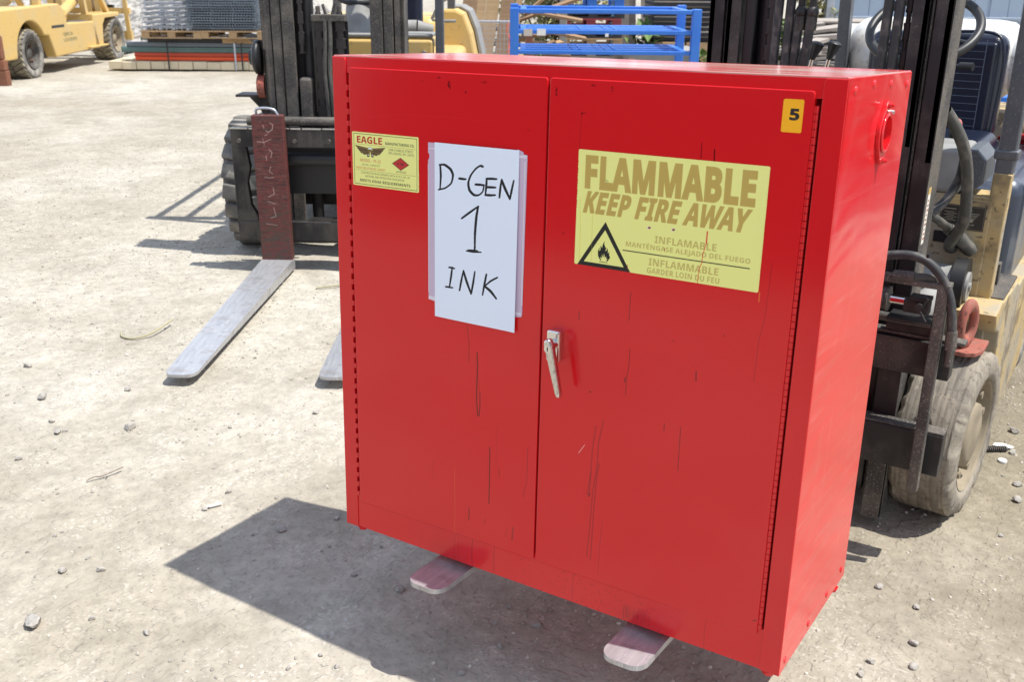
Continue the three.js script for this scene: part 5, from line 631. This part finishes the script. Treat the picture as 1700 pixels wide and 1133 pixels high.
{
  // blue steel rack
  const t = thing('blue_rack', 'blue steel rack with slatted shelves and white tags behind the cabinet', 'rack', yard(0.777, 9.43), YAW);
  const P = (n, gs, par = t, m = M.blue) => part(n, gs, m, par);
  for (const sx of [-1, 1]) for (const sz of [-1, 1]) { const x = sx * 0.78, z = sz * 0.42; P('post', [box(x - 0.038, x + 0.038, 0, 1.262 - (sz < 0 ? 0.01 : 0.018), z - 0.038, z + 0.038, 0.006)]); }
  for (const [y, hh, slats] of [[1.219, 0.036, 0], [1.05, 0.036, 6], [0.88, 0.034, 6]]) {
    const sh = P('shelf_beam', [box(-0.742, 0.742, y - hh / 2, y + hh / 2, 0.395, 0.445, 0.006)]); P('shelf_beam', [box(-0.742, 0.742, y - hh / 2, y + hh / 2, -0.445, -0.395, 0.006)]);
    for (const s of [-1, 1]) P('end_rail', [box(s * 0.70 - 0.025, s * 0.70 + 0.025, y - hh / 2 + 0.004, y + hh / 2 - 0.002, -0.394, 0.394, 0.004)]);
    for (let k = 0; k < slats; k++) { const z = -0.394 + (k + 0.5) * 0.788 / slats, hw = 0.032; P('slat', [box(-0.674, 0.674, y + hh / 2 - 0.014, y + hh / 2 - 0.002 - 0.004 * (k % 2), z - hw, z + hw, 0.003)]); }
    if (slats === 6) for (const x of [-0.2, 0.02, 0.1]) P('slat_tie', [box(x - 0.006, x + 0.006, y + hh / 2 - 0.002, y + hh / 2 + 0.003, -0.39, 0.39)]);
    if (y > 1.0 && y < 1.1) { P('tag', [box(-0.70, -0.625, y - 0.035, y + 0.022, 0.446, 0.450)], sh, std({ roughness: 0.6, color: lin(0.55, 0.50, 0.44) })); P('tag', [box(-0.585, -0.51, y - 0.03, y + 0.024, 0.446, 0.450)], sh, M.white); P('tag', [box(0.0, 0.03, y - 0.036, y - 0.01, 0.446, 0.449)], sh, M.white); }
  }
}
{
  // shrubs: many leaf blades on stems
  const shrub = (name, label, cat, base, r, h, n, m, seed, sz, group) => {
    const q = rng(seed), t = thing(name, label, cat, base, 0, group), pos = [], stems = [];
    for (let k = 0; k < n; k++) { const a = q() * 6.283, rr = r * Math.sqrt(q()), y = h * (0.15 + 0.85 * q()), x = Math.cos(a) * rr * (0.6 + 0.5 * Math.sin(y * 9 + a)), z = Math.sin(a) * rr, L = sz * (0.6 + 0.8 * q()), wd = L * 0.3, th = q() * 6.283, el = (q() - 0.35) * 1.6, dx = Math.cos(th) * Math.cos(el), dy = Math.sin(el), dz = Math.sin(th) * Math.cos(el), px = -dz, pz = dx; pos.push(x, y, z, x + dx * L * 0.5 + px * wd, y + dy * L * 0.5, z + dz * L * 0.5 + pz * wd, x + dx * L, y + dy * L - 0.1 * L, z + dz * L, x, y, z, x + dx * L, y + dy * L - 0.1 * L, z + dz * L, x + dx * L * 0.5 - px * wd, y + dy * L * 0.5, z + dz * L * 0.5 - pz * wd); }
    for (let k = 0; k < 9; k++) { const a = q() * 6.283; stems.push(rod([0, 0, 0], [Math.cos(a) * r * 0.7, h * (0.6 + 0.3 * q()), Math.sin(a) * r * 0.7], 0.012, 0.005, 6)); }
    const g = new THREE.BufferGeometry(); g.setAttribute('position', new THREE.Float32BufferAttribute(pos, 3)); g.computeVertexNormals(); part('foliage', [g], m, t); part('stem', stems, M.stem, t);
  };
  shrub('shrub', 'dry pale green shrub behind the left part of the blue rack', 'shrub', yard(0.45, 13.8), 0.32, 1.9, 1900, M.leafPale, 51, 0.09); shrub('weed', 'broad-leaved green weed behind the middle of the blue rack', 'weed', yard(1.75, 13.75), 0.32, 0.86, 240, M.leaf, 52, 0.2); shrub('weed', 'small green weed by the left legs of the blue rack', 'weed', yard(0.24, 11.8), 0.14, 0.72, 160, M.leaf, 53, 0.09); shrub('weed', 'green weed by the right legs of the blue rack', 'weed', yard(2.02, 11.2), 0.12, 0.72, 130, M.leaf, 54, 0.1);
  shrub('bush', 'bright green bush at the left end of the blue-grey metal wall', 'bush', yard(5.2, 18.4), 0.5, 2.1, 2600, M.leafPale, 55, 0.12); shrub('bush', 'low green bush among the planks behind the black levers', 'bush', yard(3.15, 12.4), 0.35, 1.0, 900, M.leaf, 56, 0.1); shrub('bush', 'tall dull bush behind the dark pallet pile', 'bush', yard(3.3, 19.5), 1.2, 2.2, 3000, M.leafPale, 57, 0.13); shrub('bush', 'wide dry bush far behind the leaning boards', 'bush', yard(0.6, 19.5), 1.6, 2.4, 4200, M.leafPale, 58, 0.14);
}
{
  // blue-grey metal wall
  const t = thing('metal_wall', 'blue-grey ribbed metal wall behind the white gas tank', 'wall', yard(9.2, 18.2), YAW);
  for (let k = 0; k < 13; k++) part('panel', [box(-3.7 + k * 0.6, -3.7 + k * 0.6 + 0.592, 0.85, 3.0, -0.02, 0.02, 0.004), box(-3.7 + k * 0.6 + 0.28, -3.7 + k * 0.6 + 0.31, 0.85, 3.0, 0.018, 0.034)], M.wallBlue, t);
  for (let k = 0; k < 26; k++) part('lower_panel', [box(-3.7 + k * 0.3, -3.7 + k * 0.3 + 0.294, 0.02, 0.80, -0.02, 0.02, 0.004)], M.wallBlue, t);
  part('rail', [box(-3.72, 4.1, 0.805, 0.845, -0.03, 0.05, 0.006)], M.wallBlue, t); part('corner_post', [box(-3.85, -3.71, 0, 3.0, -0.09, 0.07, 0.01)], M.galv, t);
  // planks and flat pallets heaped behind the levers
  const rn = rng(77), G = 'weathered planks heaped behind the black levers';
  for (let k = 0; k < 34; k++) { const L = 0.7 + 0.8 * rn(), u = 2.9 + 1.7 * rn(), lvl = k % 9; lone('weathered_plank', 'grey weathered plank in the loose heap behind the black levers', 'plank', [bar([-L / 2, 0, 0], [L / 2, (rn() - 0.5) * 0.35, (rn() - 0.5) * 0.9], 0.10 + 0.12 * rn(), 0.035, [0, 1, 0.25 * (rn() - 0.5)])], M.woodGrey, yard(u, 11.4 + 1.3 * rn(), 0.08 + lvl * 0.095), YAW + 1.4 * (rn() - 0.5), G); }
  const GF = 'flat grey pallets piled before the metal wall'; let p0 = null; for (let k = 0; k < 9; k++) { const bs = yard(5.0 + 0.1 * (rn() - 0.5), 14.6 + 0.1 * rn(), k * 0.105); if (!p0) { p0 = thing('flat_pallet', 'flat grey pallet in the pile before the metal wall', 'pallet', bs, YAW, GF); part('board', [box(-0.9, 0.9, 0.07, 0.095, -0.5, 0.5)], M.woodGrey, p0); part('bearer', [box(-0.88, 0.88, 0, 0.069, -0.46, 0.46)], M.woodBlack, p0); } else copy(p0, null, bs, YAW + 0.06 * (rn() - 0.5)); }
  for (const [u, y, l] of [[4.2, 0.1, 'upper loose strut sloping over the plank heap'], [3.75, 0.0, 'lower loose strut sloping over the plank heap']]) lone('loose_strut', l, 'strut', [bar([-0.1, 0.35 + y, 0], [0.25, 1.05 + y, -0.2], 0.05, 0.05)], M.galv, yard(u, 11.6), YAW);
  // pallets behind the seat
  const GW = 'wooden pallets stacked behind the seat'; let q0 = null; for (let k = 0; k < 5; k++) { const bs = yard(3.75 + 0.03 * (rn() - 0.5), 7.4, k * 0.135); if (!q0) { q0 = thing('pallet', 'tan wooden pallet in the stack behind the forklift seat', 'pallet', bs, YAW, GW); for (let i = 0; i < 6; i++) part('deck_board', [box(-0.6, 0.6, 0.112, 0.132, -0.5 + i * 0.182, -0.41 + i * 0.182)], M.wood, q0); for (const z of [-0.47, 0, 0.45]) part('stringer', [box(-0.6, 0.6, 0.02, 0.112, z, z + 0.04)], M.woodBrown, q0); part('bottom_board', [box(-0.6, 0.6, 0, 0.02, 0.40, 0.5)], M.wood, q0); } else copy(q0, null, bs, YAW + 0.03 * (rn() - 0.5)); }
  lone('blue_tray', 'dark blue tray lying on the pallets behind the seat', 'tray', [box(-0.5, 0.5, 0, 0.05, -0.4, 0.4, 0.01), box(-0.5, 0.5, 0.05, 0.065, 0.37, 0.4)], M.blue, yard(3.75, 7.4, 0.69), YAW);
  lone('red_cable', 'bundle of red cable lying behind the forklift seat cushion', 'cable', [0, 1, 2, 3, 4].map((k) => new THREE.TorusGeometry(0.055 + 0.006 * k, 0.007, 8, 28).rotateX(1.2 + 0.1 * k).rotateZ(0.12 * k).translate(0.03 * k, 0.012 * k, 0.01 * k)), M.redWire, [1.02, 0.925, -2.85]);
}
// ------------------------------------------------------------------ loose things on the dirt
{
  const rn = rng(91), lump = (s, sd) => { const q = rng(sd), g = new THREE.IcosahedronGeometry(1, 2), p = g.attributes.position, k = [q() * 9, q() * 9, q() * 9], cut = []; for (let i = 0; i < 7; i++) cut.push(V3(q() - 0.5, q() - 0.5, q() - 0.5).normalize().multiplyScalar(0.5 + 0.26 * q())); for (let i = 0; i < p.count; i++) { const a = V3().fromBufferAttribute(p, i); for (const c of cut) { const L = c.length(), d = a.dot(c) / L; if (d > L) a.addScaledVector(c, -(d - L) / L); } const e = 1 + 0.16 * (vn(a.x * 3 + k[0], a.y * 3 + a.z * 2 + k[1], 5) - 0.5); a.multiplyScalar(e); p.setXYZ(i, a.x * s, a.y * s * 0.62, a.z * s * (0.7 + 0.1 * q())); } g.computeVertexNormals(); return g; };
  const variants = []; for (let k = 0; k < 7; k++) variants.push(merge([lump(0.5, 100 + k)]));
  const st = (x, z, s, k, label, group) => { const o = new THREE.Mesh(variants[k % 7], M.stone); o.name = numbered('stone'); o.scale.setScalar(s * 1.12); o.rotation.y = k * 1.9; o.position.set(x, gy(x, z) + s * 0.17, z); o.castShadow = o.receiveShadow = true; tag(o, label, 'stone', group); scene.add(o); };
  st(-0.62, 0.48, 0.056, 3, 'largest pale stone lying on the dirt at lower left');
  [[-0.52, 0.39, 0.02], [-1.87, -0.37, 0.046], [-1.65, -0.26, 0.024], [-1.55, -0.22, 0.033], [-1.54, -0.24, 0.021], [-2.21, -0.53, 0.038], [-1.49, -0.03, 0.027], [-1.37, -0.38, 0.046], [-1.67, -0.6, 0.03], [-0.73, -0.25, 0.022], [-0.71, -0.14, 0.019], [-0.77, 0.22, 0.019], [-0.69, 0.24, 0.025], [-0.77, 0.3, 0.027], [-0.95, 0.2, 0.016], [-0.43, -0.18, 0.031], [-0.34, -0.32, 0.022], [-0.1, -0.12, 0.02], [-0.36, 0.35, 0.023], [0.03, 0.26, 0.015], [0.06, 0.18, 0.014], [0.12, 0.19, 0.015], [-0.91, -0.84, 0.027], [-1.08, -0.58, 0.018], [0.05, -0.13, 0.03], [0.43, -0.2, 0.025], [0.4, -0.08, 0.018], [0.38, 0.05, 0.018], [0.33, -0.23, 0.016], [0.4, -0.19, 0.016], [0.34, -0.15, 0.014], [1.27, -2.11, 0.041], [1.29, -1.92, 0.03], [1.34, -1.68, 0.031], [1.35, -1.57, 0.034], [1.34, -1.31, 0.018], [1.24, -0.65, 0.026], [1.26, -0.56, 0.026], [1.17, -0.52, 0.022], [1.16, -0.46, 0.022], [1.11, -0.85, 0.025], [1.21, -0.81, 0.021]].forEach(([x, z, s], k) => { const sh = x > -0.45 && x < 0.6, rt = x > 0.9; st(x, z, s, k, rt ? 'small grey stone on the sunlit dirt right of the cabinet' : sh ? 'small grey stone on the dirt in or beside the cabinet shadow' : 'small grey stone on the sunlit dirt left of the cabinet', rt ? 'stones right of the cabinet' : sh ? 'stones about the cabinet shadow' : 'stones left of the cabinet'); });
  // gravel: nobody could count it
  const pebble = merge([new THREE.IcosahedronGeometry(0.5, 1).scale(1, 0.6, 0.8)]); { const p = pebble.attributes.position, q = rng(7); const h = {}; for (let i = 0; i < p.count; i++) { const k = [p.getX(i), p.getY(i), p.getZ(i)].map((a) => a.toFixed(3)).join(); const e = (h[k] ??= 0.78 + 0.44 * q()); p.setXYZ(i, p.getX(i) * e, p.getY(i) * e, p.getZ(i) * e); } pebble.computeVertexNormals(); }
  const N = 38000, im = new THREE.InstancedMesh(pebble, std({ roughness: 0.97, color: 0xffffff }), N), m4 = new THREE.Matrix4(), qt = new THREE.Quaternion(), c = new THREE.Color();
  let k = 0; while (k < N) { const r = 1.2 + 9.5 * Math.pow(rn(), 0.8), a = Math.atan2(HD[1], HD[0]) + (rn() - 0.5) * 1.05, x = CAM.x + r * Math.cos(a), z = CAM.z + r * Math.sin(a); if (fbm(x, z, 1.6, 3, 351, false) + 0.35 * (rn() - 0.5) < 0.40) continue; const s = 0.0022 + 0.011 * Math.pow(rn(), 6) + (r > 4 ? 0.006 * rn() : 0); qt.setFromEuler(new THREE.Euler(rn() * 0.5, rn() * 6.28, rn() * 0.5)); m4.compose(V3(x, gy(x, z) + s * 0.12, z), qt, V3(s, s, s)); im.setMatrixAt(k, m4); const b = 0.62 + 0.75 * rn(); im.setColorAt(k, c.setRGB(0.41 * b, 0.375 * b, 0.32 * b)); k++; }
  im.name = 'gravel'; im.userData.kind = 'stuff'; im.castShadow = im.receiveShadow = true; scene.add(im);
  lone('wire_scrap', 'thin bent yellowish wire lying on the dirt near the fork tip', 'wire', [tube([[-2.235, 0.006, -1.0], [-2.18, 0.008, -0.965], [-2.11, 0.012, -0.972], [-2.082, 0.02, -1.04], [-2.10, 0.03, -1.13], [-2.13, 0.03, -1.2]], 0.0042, 40, 8)], M.rope);
  lone('wire_scrap', 'thin pale wire beside the heel of the empty fork', 'wire', [tube([[-1.98, 0.006, -1.98], [-1.93, 0.012, -2.03], [-1.88, 0.01, -2.12], [-1.87, 0.006, -2.2]], 0.004, 30, 8)], M.rope);
  lone('twig', 'short dry twig lying on the dirt left of the cabinet shadow', 'twig', [tube([[-1.14, 0.008, -0.09], [-1.13, 0.012, -0.125], [-1.126, 0.014, -0.165]], 0.0032, 20, 7), tube([[-1.155, 0.006, -0.05], [-1.147, 0.012, -0.075], [-1.14, 0.008, -0.09]], 0.0028, 10, 6), rod([-1.133, 0.012, -0.12], [-1.12, 0.016, -0.10], 0.002)], M.woodGrey);
  lone('plastic_strip', 'short white plastic strip on the dirt above the cabinet shadow corner', 'plastic strip', [bar([-0.707, 0.007, -0.148], [-0.685, 0.008, -0.186], 0.008, 0.002)], M.white);
  const rodG = [rod([1.19, 0.014, -1.862], [1.272, 0.012, -1.922], 0.008, 0.008, 12)]; for (let i = 0; i < 14; i++) { const a = i / 14; rodG.push(new THREE.TorusGeometry(0.0085, 0.0022, 6, 14).rotateY(Math.PI / 2 + 0.63).translate(lerp(1.19, 1.272, a), 0.014, lerp(-1.862, -1.922, a))); }
  lone('threaded_rod', 'piece of rusty ribbed bar on the dirt right of the front wheel', 'steel bar', rodG, M.mastDusty);
  lone('bottle_cap', 'round white bottle cap on the dirt right of the front wheel', 'bottle cap', [new THREE.CylinderGeometry(0.0125, 0.0135, 0.007, 20).translate(1.272, 0.006, -1.83), new THREE.TorusGeometry(0.0128, 0.0012, 6, 20).rotateX(Math.PI / 2).translate(1.272, 0.009, -1.83)], M.white);
  lone('paper_scrap', 'scrap of white paper beside the ribbed bar on the dirt', 'paper scrap', [extr([[0, 0], [0.06, 0.006], [0.066, 0.022], [0.03, 0.03], [0.004, 0.02]], 0.001).rotateX(-Math.PI / 2 + 0.1).translate(1.225, 0.008, -1.935)], M.white);
}

// ------------------------------------------------------------------ what stands outside the frame and shows only in the cabinet's gloss
{
  const dark = std({ roughness: 0.9, map: colTex(256, 1.5, (u, w) => mix3([0.05, 0.038, 0.034], [0.10, 0.075, 0.06], fbm(u, w, 12, 4, 501))) });
  const bin = (label, base, turn) => { const t = thing('scrap_bin', label, 'scrap bin', base, turn, 'dark scrap bins'); part('wall', [box(-2.2, 2.2, 0.12, 1.75, -0.7, 0.7, 0.02)], dark, t); for (let k = 0; k < 8; k++) part('rib', [box(-2.15 + k * 0.6, -2.05 + k * 0.6, 0.12, 1.7, 0.69, 0.78, 0.01)], dark, t); part('rim', [box(-2.25, 2.25, 1.75, 1.85, -0.75, 0.80, 0.02)], M.mast, t); for (const x of [-1.8, 1.8]) part('skid', [box(x - 0.1, x + 0.1, 0, 0.12, -0.7, 0.7)], M.mast, t); return t; };
  bin('dark ribbed scrap bin behind the photographer, left one of two', [-2.2, 0, 5.6], Math.PI); bin('dark ribbed scrap bin behind the photographer, right one of two', [2.6, 0, 5.6], Math.PI);
  bin('dark ribbed scrap bin in the yard right of the forklift', [3.6, 0, -6.4], -Math.PI / 2 + 0.1); bin('dark ribbed scrap bin farther back right of the forklift', [5.2, 0, -11.6], -Math.PI / 2 + 0.2);
}
renderer.render(scene, camera);
